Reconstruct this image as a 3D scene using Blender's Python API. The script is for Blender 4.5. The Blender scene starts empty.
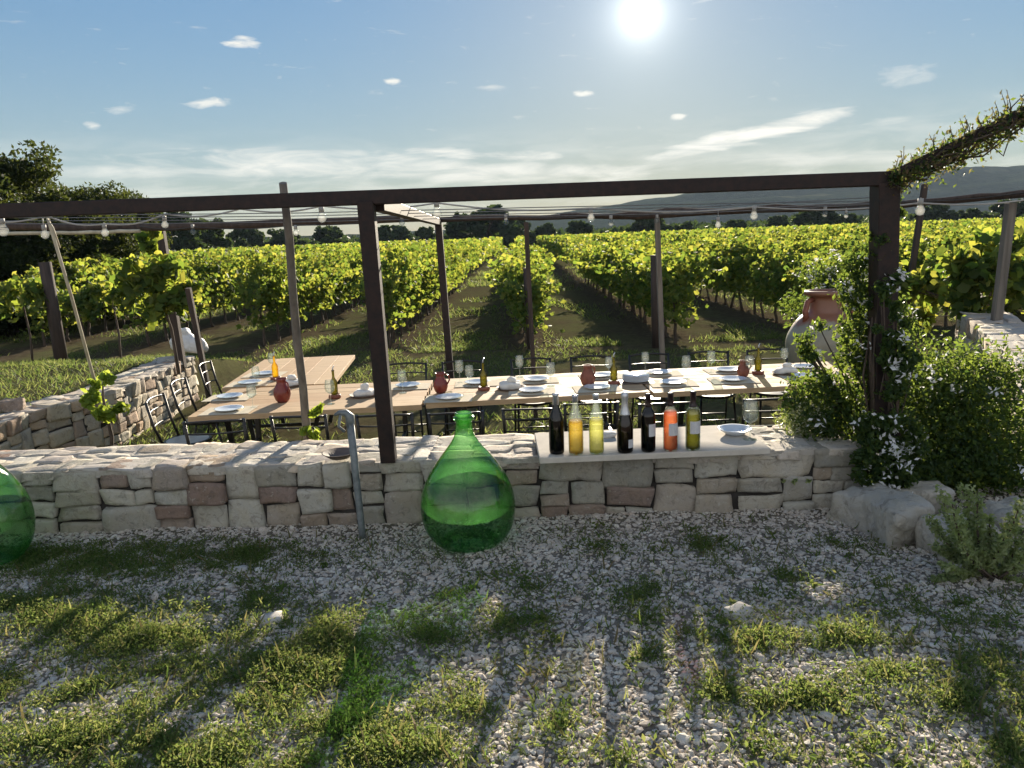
import bpy, math, random
import numpy as np
from mathutils import Vector, Matrix
random.seed(11); RG = np.random.default_rng(11)
sc = bpy.context.scene; COL = sc.collection
FAST = False
# ---------------------------------------------------------------- camera maths
F = 760.0; PIT = math.radians(11.0); ROL = math.radians(2.2); EYE = 1.45
f0 = np.array([0, math.cos(PIT), -math.sin(PIT)]); r0 = np.array([1.0, 0, 0]); u0 = np.array([0, math.sin(PIT), math.cos(PIT)])
CR = math.cos(ROL)*r0 - math.sin(ROL)*u0; CU = math.sin(ROL)*r0 + math.cos(ROL)*u0
def ray(x, y): return f0 + (x-512)/F*CR + (384-y)/F*CU
def G(x, y, z=0.0):
    d = ray(x, y); t = (z-EYE)/d[2]; return Vector((d[0]*t, d[1]*t, z))
def D(x, y, Y):
    d = ray(x, y); t = Y/d[1]; return Vector((d[0]*t, Y, EYE+d[2]*t))
def PR(X, Y, Z):
    v = np.array([X, Y, Z-EYE]); dd = v@f0
    return 512+F*(v@CR)/dd, 384-F*(v@CU)/dd, dd
FLOOR = -0.62; TAB = 0.13
# ---------------------------------------------------------------- mesh helpers
def link(o, parent=None):
    COL.objects.link(o)
    if parent is not None: o.parent = parent
    return o
def mesh_np(name, V, Fc, smooth=False):
    V = np.asarray(V, np.float32); Fc = np.asarray(Fc, np.int32); m = bpy.data.meshes.new(name)
    n, k = Fc.shape
    m.vertices.add(len(V)); m.vertices.foreach_set('co', V.ravel())
    m.loops.add(n*k); m.loops.foreach_set('vertex_index', Fc.ravel())
    m.polygons.add(n); m.polygons.foreach_set('loop_start', np.arange(0, n*k, k, dtype=np.int32))
    m.polygons.foreach_set('loop_total', np.full(n, k, np.int32))
    m.polygons.foreach_set('use_smooth', np.full(n, smooth, bool))
    m.update(calc_edges=True); return m
def obj_np(name, V, Fc, mat, parent=None, smooth=False):
    m = mesh_np(name, V, Fc, smooth); m.materials.append(mat)
    return link(bpy.data.objects.new(name, m), parent)
class MB:
    def __init__(s): s.v = []; s.f = []; s.sm = []
    def add(s, vs, fs, smooth=False):
        b = len(s.v); s.v += [tuple(v) for v in vs]; s.f += [tuple(i+b for i in f) for f in fs]; s.sm += [smooth]*len(fs)
        return s
    def box(s, c, size, rot=None, bev=0.0):
        hx, hy, hz = size[0]/2, size[1]/2, size[2]/2; c = Vector(c); R = rot or Matrix.Identity(3)
        if bev <= 0 or min(hx, hy, hz) <= bev*1.2:
            vs = [c+R@Vector((x*hx, y*hy, z*hz)) for x in (-1, 1) for y in (-1, 1) for z in (-1, 1)]
            return s.add(vs, [(0,1,3,2),(4,6,7,5),(0,4,5,1),(2,3,7,6),(0,2,6,4),(1,5,7,3)])
        # bevelled: chamfered long edges all round (24 verts)
        vs = []; idx = {}
        for x in (-1,1):
            for y in (-1,1):
                for z in (-1,1):
                    for ax in range(3):
                        p = [x*(hx-bev), y*(hy-bev), z*(hz-bev)]; p[ax] += (x,y,z)[ax]*bev
                        idx[(x,y,z,ax)] = len(vs); vs.append(c+R@Vector(p))
        fs = []
        for ax in range(3):
            o1, o2 = (ax+1)%3, (ax+2)%3
            for sg in (-1,1):
                q = []
                for a, b in ((-1,-1),(1,-1),(1,1),(-1,1)):
                    k = [0,0,0]; k[ax]=sg; k[o1]=a; k[o2]=b; q.append(idx[(k[0],k[1],k[2],ax)])
                fs.append(q if sg > 0 else q[::-1])
        for ax in range(3):            # edges parallel to ax
            o1, o2 = (ax+1)%3, (ax+2)%3
            for a in (-1,1):
                for b in (-1,1):
                    k = [0,0,0]; k[o1]=a; k[o2]=b
                    k[ax]=-1; p=tuple(k); k[ax]=1; q=tuple(k)
                    fs.append([idx[p+(o1,)], idx[q+(o1,)], idx[q+(o2,)], idx[p+(o2,)]])
        for x in (-1,1):
            for y in (-1,1):
                for z in (-1,1): fs.append([idx[(x,y,z,0)], idx[(x,y,z,1)], idx[(x,y,z,2)]])
        return s.add(vs, fs)
    def beam(s, a, b, w, h, bev=0.004, roll=0):
        a = Vector(a); b = Vector(b); d = (b-a); L = d.length; d.normalize()
        up = Vector((0,0,1)) if abs(d.z) < .9 else Vector((0,1,0))
        x = d.cross(up).normalized(); z = x.cross(d)
        R = Matrix((x, d, z)).transposed() @ Matrix.Rotation(roll, 3, 'Y')
        return s.box((a+b)/2, (w, L, h), R, bev)
    def tube(s, pts, rad, n=8, cap=True, smooth=True):
        pts = [Vector(p) for p in pts]; m = len(pts)
        rad = rad if isinstance(rad, (list, tuple)) else [rad]*m
        b = len(s.v); prev = None
        for i, p in enumerate(pts):
            d = (pts[min(i+1, m-1)]-pts[max(i-1, 0)]).normalized()
            if prev is None:
                up = Vector((0,0,1)) if abs(d.z) < .9 else Vector((1,0,0)); x = d.cross(up).normalized()
            else: x = (prev-d*prev.dot(d)).normalized()
            prev = x; y = d.cross(x)
            for k in range(n):
                a = 2*math.pi*k/n; s.v.append(tuple(p+(x*math.cos(a)+y*math.sin(a))*rad[i]))
        for i in range(m-1):
            for k in range(n):
                k2 = (k+1) % n; s.f.append((b+i*n+k, b+i*n+k2, b+(i+1)*n+k2, b+(i+1)*n+k)); s.sm.append(smooth)
        if cap:
            s.f.append(tuple(b+k for k in range(n))[::-1]); s.f.append(tuple(b+(m-1)*n+k for k in range(n))); s.sm += [False, False]
        return s
    def lathe(s, prof, c=(0,0,0), n=28, smooth=True, wob=0):
        b = len(s.v); m = len(prof)
        for r, z in prof:
            for k in range(n):
                a = 2*math.pi*k/n; rr = r*(1+wob*math.sin(3*a+z*7))
                s.v.append((c[0]+rr*math.cos(a), c[1]+rr*math.sin(a), c[2]+z))
        for i in range(m-1):
            for k in range(n):
                k2 = (k+1) % n; s.f.append((b+i*n+k, b+i*n+k2, b+(i+1)*n+k2, b+(i+1)*n+k)); s.sm.append(smooth)
        if prof[0][0] > 0: s.f.append(tuple(b+k for k in range(n))[::-1]); s.sm.append(False)
        if prof[-1][0] > 0: s.f.append(tuple(b+(m-1)*n+k for k in range(n))); s.sm.append(False)
        return s
    def mesh(s, name, mat):
        m = bpy.data.meshes.new(name); m.from_pydata(s.v, [], s.f); m.polygons.foreach_set('use_smooth', s.sm)
        m.materials.append(mat); m.update(); return m
    def build(s, name, mat, parent=None): return link(bpy.data.objects.new(name, s.mesh(name, mat)), parent)
def tag(o, label, cat, group=None, kind=None):
    if label: o['label'] = label
    if cat: o['category'] = cat
    if group: o['group'] = group
    if kind: o['kind'] = kind
    return o
def empty(name, loc, label, cat, group=None, rz=0):
    o = bpy.data.objects.new(name, None); o.location = loc; o.rotation_euler = (0,0,rz); o.empty_display_size = .1
    link(o); return tag(o, label, cat, group)
def copy_tree(o, parent=None):
    c = o.copy(); COL.objects.link(c)
    if parent is not None: c.parent = parent
    for ch in list(o.children): copy_tree(ch, c)
    return c
def place(proto, loc, label, rz=0, group=None, s=1):
    if not proto.get('_used'): proto['_used'] = 1; c = proto
    else: c = copy_tree(proto)
    c.location = loc; c.rotation_euler = (0,0,rz); c.scale = (s,)*3 if not isinstance(s, tuple) else s
    c['label'] = label
    if group: c['group'] = group
    return c
# ---------------------------------------------------------------- materials
def _schlick(t, ior, nrm=None):
    g = t.N('NewGeometry'); d = t.N('VectorMath', operation='DOT_PRODUCT'); t.set(d.inputs[0], nrm if nrm is not None else g.outputs['Normal']); t.set(d.inputs[1], g.outputs['Incoming'])
    c = t.math('SUBTRACT', 1.0, t.math('MINIMUM', t.math('ABSOLUTE', d.outputs['Value']), 1.0)); f = ((ior-1)/(ior+1))**2
    return t.math('ADD', f, t.math('MULTIPLY', t.math('POWER', c, 5.0), (1-f)*.8))
def _absorb(t, tint):
    g = t.N('NewGeometry'); d = t.N('VectorMath', operation='DOT_PRODUCT'); t.set(d.inputs[0], g.outputs['Normal']); t.set(d.inputs[1], g.outputs['Incoming'])
    k = t.math('DIVIDE', 1.0, t.math('MAXIMUM', t.math('ABSOLUTE', d.outputs['Value']), .22)); gm = t.N('Gamma'); gm.inputs[0].default_value = (*tint, 1); t.set(gm.inputs[1], k); return gm.outputs[0]
class NT:
    def __init__(s, name):
        s.m = bpy.data.materials.new(name); s.m.use_nodes = True; s.t = s.m.node_tree; s.n = s.t.nodes; s.n.clear()
        s.out = s.n.new('ShaderNodeOutputMaterial')
    def N(s, typ, **kw):
        n = s.n.new('ShaderNode'+typ)
        for k, v in kw.items():
            if k in n.inputs: s.set(n.inputs[k], v)
            else: setattr(n, k, v)
        return n
    def set(s, inp, v):
        if isinstance(v, bpy.types.NodeSocket): s.t.links.new(v, inp)
        elif isinstance(v, (tuple, list)) and len(v) == 3 and inp.type == 'RGBA': inp.default_value = (*v, 1)
        else: inp.default_value = v
    def pos(s): return s.N('TexCoord').outputs['Object']
    def wpos(s): return s.N('NewGeometry').outputs['Position']
    def noise(s, vec, scale, detail=4, rough=.6, dist=0):
        n = s.N('TexNoise', Scale=scale, Detail=detail, Roughness=rough, Distortion=dist); s.set(n.inputs['Vector'], vec); return n.outputs['Fac']
    def ramp(s, fac, stops, interp='LINEAR'):
        r = s.N('ValToRGB'); s.set(r.inputs['Fac'], fac); e = r.color_ramp.elements; r.color_ramp.interpolation = interp
        while len(e) < len(stops): e.new(.5)
        for i, (p, c) in enumerate(stops): e[i].position = p; e[i].color = (*c, 1) if not isinstance(c, (int, float)) else (c, c, c, 1)
        return r.outputs['Color']
    def mix(s, fac, a, b, mode='MIX'):
        m = s.N('Mix', data_type='RGBA', blend_type=mode); s.set(m.inputs[0], fac); s.set(m.inputs[6], a); s.set(m.inputs[7], b); return m.outputs[2]
    def math(s, op, a, b=0.0, c=None):
        m = s.N('Math', operation=op); s.set(m.inputs[0], a); s.set(m.inputs[1], b)
        if c is not None: s.set(m.inputs[2], c)
        return m.outputs[0]
    def mapr(s, v, a, b, c=0.0, d=1.0):
        m = s.N('MapRange'); s.set(m.inputs[0], v)
        for i, q in enumerate((a, b, c, d)): s.set(m.inputs[i+1], q)
        return m.outputs[0]
    def bump(s, h, strength=.4, dist=.01): return s.N('Bump', Height=h, Strength=strength, Distance=dist).outputs[0]
    def isl(s): return s.N('NewGeometry').outputs['Random Per Island']
    def bsdf(s, col, rough=.7, normal=None, metal=0.0, spec=.5, **kw):
        b = s.N('BsdfPrincipled'); s.set(b.inputs['Base Color'], col); s.set(b.inputs['Roughness'], rough); b.inputs['Metallic'].default_value = metal
        b.inputs['Specular IOR Level'].default_value = spec
        for k, v in kw.items(): s.set(b.inputs[k], v)
        if normal is not None: s.set(b.inputs['Normal'], normal)
        return b.outputs[0]
    def done(s, sh, disp=None): s.set(s.out.inputs['Surface'], sh); return s.m
def simple(name, c1, c2, scale=20, rough=.6, bump=.3, bd=.004, metal=0, spec=.5, stretch=None):
    t = NT(name); p = t.pos()
    if stretch:
        mp = t.N('Mapping'); t.set(mp.inputs['Vector'], p); mp.inputs['Scale'].default_value = stretch; p = mp.outputs[0]
    n = t.noise(p, scale); return t.done(t.bsdf(t.ramp(n, [(.3, c1), (.7, c2)]), rough, t.bump(t.noise(p, scale*3), bump, bd), metal, spec))
def leafmat(name, refl, trans, mixf=.5, rough=.6, spec=.1):
    """refl / trans: lists of colours chosen per leaf"""
    t = NT(name); r = t.isl(); k = len(refl)
    c1 = t.ramp(r, [(i/max(1, k-1), c) for i, c in enumerate(refl)]); c2 = t.ramp(r, [(i/max(1, len(trans)-1), c) for i, c in enumerate(trans)])
    b = t.bsdf(c1, rough, spec=spec); tr = t.N('BsdfTranslucent', Color=c2)
    m = t.N('MixShader'); m.inputs[0].default_value = mixf; t.t.links.new(b, m.inputs[1]); t.t.links.new(tr.outputs[0], m.inputs[2])
    return t.done(m.outputs[0])
def stonemat(name, cols, scale=9, bump=.9, bd=.016, rough=.85):
    t = NT(name); p = t.pos(); r = t.isl(); base = t.ramp(r, [((i+.5)/len(cols), c) for i, c in enumerate(cols)])
    off = t.N('CombineXYZ', X=t.math('MULTIPLY', r, 37), Y=t.math('MULTIPLY', r, 91), Z=0.0).outputs[0]
    va = t.N('VectorMath', operation='ADD'); t.set(va.inputs[0], p); t.set(va.inputs[1], off); p = va.outputs[0]
    n = t.noise(p, scale, 8, .65); c = t.mix(t.mapr(n, .35, .7, 0, .75), base, (.5,.46,.38), 'OVERLAY')
    d = t.noise(p, scale*2.3, 6, .7, 1.0); c = t.mix(t.mapr(d, .52, .68, 0, .55), c, (.10,.085,.07))
    l = t.noise(p, scale*5, 4, .6); c = t.mix(t.mapr(l, .6, .72, 0, .5), c, (.55,.52,.45))
    h = t.math('ADD', t.noise(p, scale*2, 9, .7), t.math('MULTIPLY', t.noise(p, scale*11, 4, .7), .35))
    return t.done(t.bsdf(c, rough, t.bump(h, bump, bd), spec=.12))
def glassy(name, tint, transl=None, tf=.2, gl=1.45, rough=.03, opac=0.0, body=(.1,.1,.1)):
    t = NT(name); tr = t.N('BsdfTransparent', Color=_absorb(t, tint)); g = t.N('BsdfGlossy', Roughness=rough); g.inputs['Color'].default_value = (1,1,1,1)
    fr = _schlick(t, gl); base = tr.outputs[0]
    if transl:
        tl = t.N('BsdfTranslucent', Color=transl); m = t.N('MixShader'); m.inputs[0].default_value = tf
        t.t.links.new(base, m.inputs[1]); t.t.links.new(tl.outputs[0], m.inputs[2]); base = m.outputs[0]
    m2 = t.N('MixShader'); t.t.links.new(fr, m2.inputs[0]); t.t.links.new(base, m2.inputs[1]); t.t.links.new(g.outputs[0], m2.inputs[2])
    return t.done(m2.outputs[0])
M = {}
M['stone'] = stonemat('wall_stone', [(.38,.36,.32),(.28,.27,.24),(.46,.43,.37),(.31,.25,.2),(.4,.39,.35),(.5,.47,.41),(.22,.15,.125),(.4,.37,.32),(.43,.41,.36)])
M['stone_warm'] = stonemat('warm_wall_stone', [(.46,.41,.33),(.38,.34,.28),(.5,.46,.38),(.43,.32,.23),(.42,.4,.35),(.33,.25,.2)], 7)
M['boulder'] = stonemat('boulder_stone', [(.40,.38,.34),(.44,.42,.38)], 6, 1.0, .02)
M['cap'] = stonemat('capping_stone', [(.5,.46,.4),(.42,.38,.34),(.56,.53,.47),(.38,.34,.32),(.52,.45,.38),(.46,.43,.4)], 14, .6, .008)
M['mortar'] = simple('mortar', (.3,.27,.23), (.48,.44,.38), 14, .95, .9, .012)
M['dark_joint'] = simple('dark_joint', (.018,.015,.013), (.045,.038,.032), 10, .95, .8, .01)
M['pebble'] = stonemat('pebble', [(.5,.46,.41),(.37,.34,.31),(.6,.56,.5),(.45,.38,.33),(.66,.63,.58),(.42,.4,.38),(.54,.48,.43)], 40, .3, .002)
M['rust'] = simple('rusty_steel', (.009,.007,.007), (.034,.016,.012), 30, .6, .4, .002, .3)
M['oldwood'] = simple('weathered_wood', (.10,.085,.07), (.22,.19,.155), 22, .85, .7, .004, stretch=(1,1,.08))
M['darkwood'] = simple('dark_old_wood', (.028,.02,.016), (.075,.05,.04), 22, .85, .7, .004, stretch=(1,1,.1))
M['cane'] = simple('pale_cane', (.36,.31,.22), (.55,.49,.36), 12, .7, .4, .002, stretch=(1,1,.2))
M['grey_metal'] = simple('weathered_grey_metal', (.12,.135,.14), (.23,.25,.25), 30, .55, .4, .002, .4)
M['black_metal'] = simple('black_painted_metal', (.012,.012,.013), (.025,.024,.024), 30, .4, .2, .001, .2)
M['seat'] = simple('worn_seat_paint', (.36,.34,.31), (.5,.48,.44), 9, .33, .15, .001)
M['cable'] = simple('pale_cable', (.30,.29,.27), (.4,.38,.35), 20, .6, .1, .001)
M['darkcable'] = simple('dark_cable', (.02,.02,.02), (.05,.05,.05), 20, .6, .1, .001)
M['wire'] = simple('thin_wire', (.14,.14,.14), (.24,.24,.24), 20, .5, .1, .001, .5)
M['terracotta'] = simple('terracotta', (.15,.045,.028), (.25,.08,.045), 18, .55, .4, .002)
M['redglaze'] = simple('red_glazed_clay', (.14,.02,.016), (.22,.04,.028), 15, .25, .15, .001)
M['ceramic'] = simple('pale_ceramic', (.62,.66,.7), (.72,.75,.78), 12, .12, .05, .001)
M['cloth'] = simple('white_cloth', (.66,.63,.58), (.78,.75,.7), 30, .9, .5, .004)
M['mat'] = simple('paper_mat', (.52,.46,.35), (.62,.55,.43), 30, .95, .2, .001, 0, .05)
M['slab'] = simple('pale_stone_slab', (.45,.41,.35), (.58,.53,.46), 9, .9, .35, .003, 0, .05)
M['plastic_bag'] = simple('white_sack', (.66,.64,.62), (.8,.78,.76), 9, .45, .9, .02)
M['dish'] = simple('dark_clay_dish', (.09,.065,.05), (.17,.12,.09), 14, .6, .5, .003)
M['bark'] = simple('vine_bark', (.045,.032,.024), (.13,.095,.07), 30, .95, .9, .006, stretch=(1,1,.25))
t = NT('jar_clay'); p = t.pos(); n = t.noise(p, 5, 6, .6); z = t.N('SeparateXYZ'); t.set(z.inputs[0], p)
drip = t.math('ADD', z.outputs[2], t.mapr(t.noise(p, 7, 3), .2, .8, -.16, .16)); c = t.ramp(n, [(.3, (.22,.22,.17)), (.7, (.34,.29,.21))])
c = t.mix(t.mapr(drip, .92, 1.02), c, (.22,.10,.06)); M['jar'] = t.done(t.bsdf(c, .45, t.bump(n, .3, .01)))
t = NT('table_planks'); p = t.pos(); mp = t.N('Mapping'); t.set(mp.inputs['Vector'], p); mp.inputs['Scale'].default_value = (1.2, 14, 14)
r = t.isl(); base = t.ramp(r, [(0, (.46,.30,.17)), (.35, (.58,.42,.25)), (.7, (.50,.35,.21)), (1, (.62,.48,.31))])
c = t.mix(t.mapr(t.noise(mp.outputs[0], 3, 6, .7, .5), .3, .75, 0, .6), base, (.22,.14,.085)); M['plank'] = t.done(t.bsdf(c, t.mapr(t.noise(p, 6), .3, .7, .65, .85), t.bump(t.noise(mp.outputs[0], 4, 5), .3, .002), spec=.15))
M['foil_w'] = simple('pale_foil', (.45,.46,.48), (.6,.6,.62), 60, .3, .4, .002, .7)
M['foil_d'] = simple('dark_foil', (.02,.012,.012), (.04,.02,.02), 60, .35, .2, .001, .3)
M['label'] = simple('paper_label', (.5,.49,.5), (.58,.57,.57), 70, .7, .1, .001)
M['darkglass'] = glassy('dark_green_glass', (.05,.03,.02), (.04,.02,.01), .4, 1.5)
M['blackglass'] = glassy('dark_wine_glass', (.012,.006,.012), (.02,.01,.015), .5, 1.5)
M['yellow'] = glassy('yellow_wine', (.95,.80,.42), (.8,.58,.16), .25, 1.4)
M['paleyellow'] = glassy('pale_yellow_wine', (.95,.91,.58), (.75,.70,.3), .25, 1.4)
M['rose'] = glassy('rose_wine', (.94,.58,.42), (.75,.25,.12), .28, 1.4)
M['olive'] = glassy('olive_wine', (.48,.47,.18), (.3,.28,.05), .25, 1.5)
M['clear'] = glassy('clear_glass', (.93,.95,.94), (.8,.85,.85), .02, 1.6)
M['bottle'] = glassy('clear_bottle_glass', (.84,.88,.85), (.5,.55,.5), .10, 1.6)
M['oil'] = glassy('oil', (.75,.58,.12), (.7,.5,.05), .3, 1.45)
M['oildark'] = glassy('dark_oil', (.35,.34,.10), (.2,.18,.03), .3, 1.45)
M['bulb'] = glassy('bulb_glass', (.88,.9,.9), (.7,.7,.68), .14, 1.5)
t = NT('green_demijohn_glass'); p = t.pos(); tr = t.N('BsdfTransparent', Color=_absorb(t, (.68,.85,.64))); g = t.N('BsdfGlossy', Roughness=.04); g.inputs['Color'].default_value = (1,1,1,1)
nb = t.bump(t.noise(p, 9, 3, .5, .6), .35, .02); t.set(g.inputs['Normal'], nb); fr = _schlick(t, 1.5, nb)
tl = t.N('BsdfTranslucent', Color=(.10,.30,.085)); ms = t.N('MixShader')
t.set(ms.inputs[0], t.math('ADD', t.mapr(t.noise(p, 5, 5, .6, 1.2), .35, .7, .10, .36), t.mapr(t.noise(p, 38, 6, .7, 2), .58, .72, 0, .3))); t.t.links.new(tr.outputs[0], ms.inputs[1]); t.t.links.new(tl.outputs[0], ms.inputs[2])
m2 = t.N('MixShader'); t.t.links.new(fr, m2.inputs[0]); t.t.links.new(ms.outputs[0], m2.inputs[1]); t.t.links.new(g.outputs[0], m2.inputs[2]); M['demijohn'] = t.done(m2.outputs[0])
M['vine_leaf'] = leafmat('vine_leaf', [(.035,.065,.025),(.05,.085,.03),(.075,.115,.035),(.12,.145,.045),(.05,.08,.035)], [(.13,.22,.03),(.24,.33,.04),(.40,.46,.055),(.50,.48,.07),(.18,.28,.035)], .5)
M['vine_leaf_pale'] = leafmat('young_vine_leaf', [(.10,.17,.03),(.14,.2,.03),(.08,.15,.03)], [(.42,.52,.06),(.52,.58,.09),(.34,.46,.05)], .5)
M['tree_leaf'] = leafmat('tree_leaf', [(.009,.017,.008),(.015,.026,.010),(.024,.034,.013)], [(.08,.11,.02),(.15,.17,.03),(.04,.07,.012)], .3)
M['far_leaf'] = leafmat('far_tree_leaf', [(.022,.04,.02),(.035,.055,.025),(.045,.065,.028)], [(.06,.1,.025),(.09,.13,.03)], .25)
M['bush_leaf'] = leafmat('bush_leaf', [(.02,.042,.016),(.032,.06,.02),(.015,.034,.015)], [(.20,.30,.045),(.34,.42,.06),(.10,.18,.03)], .42, .5, .2)
M['shrub_leaf'] = leafmat('shrub_leaf', [(.14,.19,.07),(.26,.3,.15),(.18,.23,.08)], [(.45,.52,.12),(.55,.58,.2),(.36,.45,.08)], .4, .4, .4)
M['pale_flower'] = leafmat('pale_flower', [(.55,.55,.4),(.7,.68,.55),(.4,.45,.2)], [(.6,.6,.35),(.7,.7,.5)], .4)
M['petal'] = leafmat('white_petal', [(.75,.75,.75),(.82,.82,.8)], [(.7,.7,.7),(.75,.75,.7)], .35)
M['grass'] = leafmat('grass_blade', [(.05,.09,.02),(.075,.12,.03),(.12,.14,.05),(.06,.11,.025)], [(.15,.24,.05),(.25,.32,.07),(.38,.38,.13),(.18,.27,.05)], .42)
M['dry'] = leafmat('dry_leaf', [(.16,.13,.07),(.12,.12,.05),(.2,.12,.07)], [(.3,.25,.1),(.3,.3,.1)], .4)
# ---------------------------------------------------------------- leaves
TM = {}
a8 = [i*math.pi/4 for i in range(8)]; rr8 = [.16,.55,.42,.62,.66,.62,.42,.55]   # lobed vine leaf, point at i=4
TM['vine'] = (np.array([(0,0,0)]+[(rr8[i]*math.sin(a8[i]), -rr8[i]*math.cos(a8[i])+.0, -.10*abs(math.sin(a8[i]))) for i in range(8)], float),
              np.array([(0,1,2,3),(0,3,4,5),(0,5,6,7),(0,7,8,1)]))
TM['leaf'] = (np.array([(0,-.5,0),(.24,-.05,.06),(0,.5,-.05),(-.24,-.05,.06),(0,-.05,-.03)], float), np.array([(0,1,2,4),(0,4,2,3)]))
TM['quad'] = (np.array([(-.42,-.5,0),(.42,-.5,0),(.5,.5,.12),(-.5,.5,.12)], float), np.array([(0,1,2,3)]))
TM['blade'] = (np.array([(-.045,0,0),(.045,0,0),(.035,.55,.06),(-.035,.55,.06),(.004,1,.28),(-.004,1,.28)], float), np.array([(0,1,2,3),(3,2,4,5)]))
def norm(a): return a/np.maximum(np.linalg.norm(a, axis=-1, keepdims=True), 1e-9)
def leaves(P, size, tm, bias=(0,0,.3), rng=RG, jit=.35):
    P = np.asarray(P, float); n = len(P); T, Q = TM[tm]
    nn = norm(rng.normal(size=(n,3))+np.array(bias)); tt = norm(np.cross(nn, rng.normal(size=(n,3)))); bb = np.cross(nn, tt)
    s = (np.asarray(size)*(1+jit*rng.uniform(-1, 1, n)))[:, None, None]
    V = P[:,None,:]+s*(T[None,:,0:1]*tt[:,None,:]+T[None,:,1:2]*bb[:,None,:]+T[None,:,2:3]*nn[:,None,:])
    Fc = Q[None]+(np.arange(n)*len(T))[:,None,None]
    return V.reshape(-1,3), Fc.reshape(-1,4)
def blades(P, h, spread=.5, rng=RG):
    P = np.asarray(P, float); n = len(P); T, Q = TM['blade']
    up = norm(np.stack([rng.normal(0,spread,n), rng.normal(0,spread,n), np.ones(n)], 1)); a = rng.uniform(0, 6.283, n)
    sx = np.stack([np.cos(a), np.sin(a), np.zeros(n)], 1); sx = norm(sx-up*(sx*up).sum(1,keepdims=True)); nz = np.cross(sx, up)
    s = (np.asarray(h)*rng.uniform(.5, 1.3, n))[:,None,None]
    V = P[:,None,:]+s*(T[None,:,0:1]*sx[:,None,:]*1.3+T[None,:,1:2]*up[:,None,:]+T[None,:,2:3]*nz[:,None,:])
    return V.reshape(-1,3), (Q[None]+(np.arange(n)*len(T))[:,None,None]).reshape(-1,4)
def cat(*parts):
    V = []; Fq = []; b = 0
    for v, f in parts: V.append(v); Fq.append(f+b); b += len(v)
    return np.concatenate(V), np.concatenate(Fq)
def vnoise(x, y, seed=0):
    """cheap smooth 2-D value noise 0..1"""
    x = np.asarray(x, float)+seed*17.3; y = np.asarray(y, float)+seed*9.1
    xi = np.floor(x); yi = np.floor(y); fx = x-xi; fy = y-yi; fx = fx*fx*(3-2*fx); fy = fy*fy*(3-2*fy)
    def h(a, b): s = np.sin(a*127.1+b*311.7+seed*7.7)*43758.5453; return s-np.floor(s)
    return (h(xi,yi)*(1-fx)+h(xi+1,yi)*fx)*(1-fy)+(h(xi,yi+1)*(1-fx)+h(xi+1,yi+1)*fx)*fy
# ---------------------------------------------------------------- stones
def cube_t(m):
    idx = {}; V = []; Q = []
    def vid(p):
        k = tuple(round(c*m) for c in p)
        if k not in idx: idx[k] = len(V); V.append(p)
        return idx[k]
    for ax in range(3):
        for sg in (-1, 1):
            for i in range(m):
                for j in range(m):
                    q = []
                    for a, b in ((0,0),(1,0),(1,1),(0,1)):
                        p = [0,0,0]; p[ax] = sg; p[(ax+1)%3] = -1+2*(i+a)/m; p[(ax+2)%3] = -1+2*(j+b)/m; q.append(vid(tuple(p)))
                    Q.append(q if sg > 0 else q[::-1])
    return np.array(V), np.array(Q)
CT = {m: cube_t(m) for m in (2, 4, 6, 12, 26)}
def stone(h, r=.3, jit=.06, rough=.04, m=6, rng=RG):
    """rounded irregular block, local coordinates, h = half sizes"""
    T, Q = CT[m]; h = np.array(h, float); rad = r*h.min(); p = T*h; inner = np.clip(p, -(h-rad), h-rad); d = norm(p-inner); p = inner+d*rad
    c = rng.uniform(-jit, jit, (2,2,2,3))*2*h    # trilinear corner jitter
    w = (p/h+1)/2; w = np.clip(w, 0, 1); o = 0
    for i in (0,1):
        for j in (0,1):
            for k in (0,1):
                o = o+((w[:,0] if i else 1-w[:,0])*(w[:,1] if j else 1-w[:,1])*(w[:,2] if k else 1-w[:,2]))[:,None]*c[i,j,k]
    p = p+o; sc_ = h.mean()
    for a in (1.1, 2.3, 4.1) if m < 20 else (1.1, 2.0, 3.4, 6, 10, 17):
        k = rng.normal(size=(3,3))*a/sc_*1.2; ph = rng.uniform(0, 6.28, 3)
        p = p+np.sin(p@k.T+ph)*rough*sc_/a
    return p, Q
def split(u0, u1, v0, v1, mw, mh, out):
    w = u1-u0; h = v1-v0
    if w > mw*random.uniform(.8,1.5) or w > 3.2*h:
        c = u0+w*random.uniform(.36, .64); split(u0, c, v0, v1, mw, mh, out); split(c, u1, v0, v1, mw, mh, out)
    elif h > mh*random.uniform(.85, 1.5):
        c = v0+h*random.uniform(.36, .64); split(u0, u1, v0, c, mw, mh, out); split(u0, u1, c, v1, mw, mh, out)
    else: out.append((u0, u1, v0, v1))
def block_field(o, du, dv, dn, L, H, mw, mh, thick, gap=.006, prot=.012, r=.3, jit=.05, rough=.05, m=6, chunk=.7, vary=0):
    """stones laid over the rectangle o + u*du + v*dv, outer face along dn"""
    o, du, dv, dn = (np.array(q, float) for q in (o, du, dv, dn)); R = []; parts = []
    n = max(1, round(L/chunk)); cuts = [L*i/n+(random.uniform(-.12,.12)*chunk if 0 < i < n else 0) for i in range(n+1)]
    for a, b in zip(cuts, cuts[1:]): split(a, b, 0, H, mw, mh, R)
    for u0_, u1_, v0_, v1_ in R:
        g = gap*random.uniform(.3, 1.6); hu = max(.008, (u1_-u0_)/2-g); hv = max(.008, (v1_-v0_)/2-g); hn = thick/2
        p, q = stone((hu, hv, hn), r, jit, rough, m); pr = random.uniform(-prot, prot)
        ce = o+du*(u0_+u1_)/2+dv*(v0_+v1_)/2+dn*(pr-hn)
        parts.append((ce+p[:,0:1]*du+p[:,1:2]*dv+p[:,2:3]*dn, q if np.dot(np.cross(du, dv), dn) > 0 else q[:, ::-1]))
    return cat(*parts)
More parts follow.
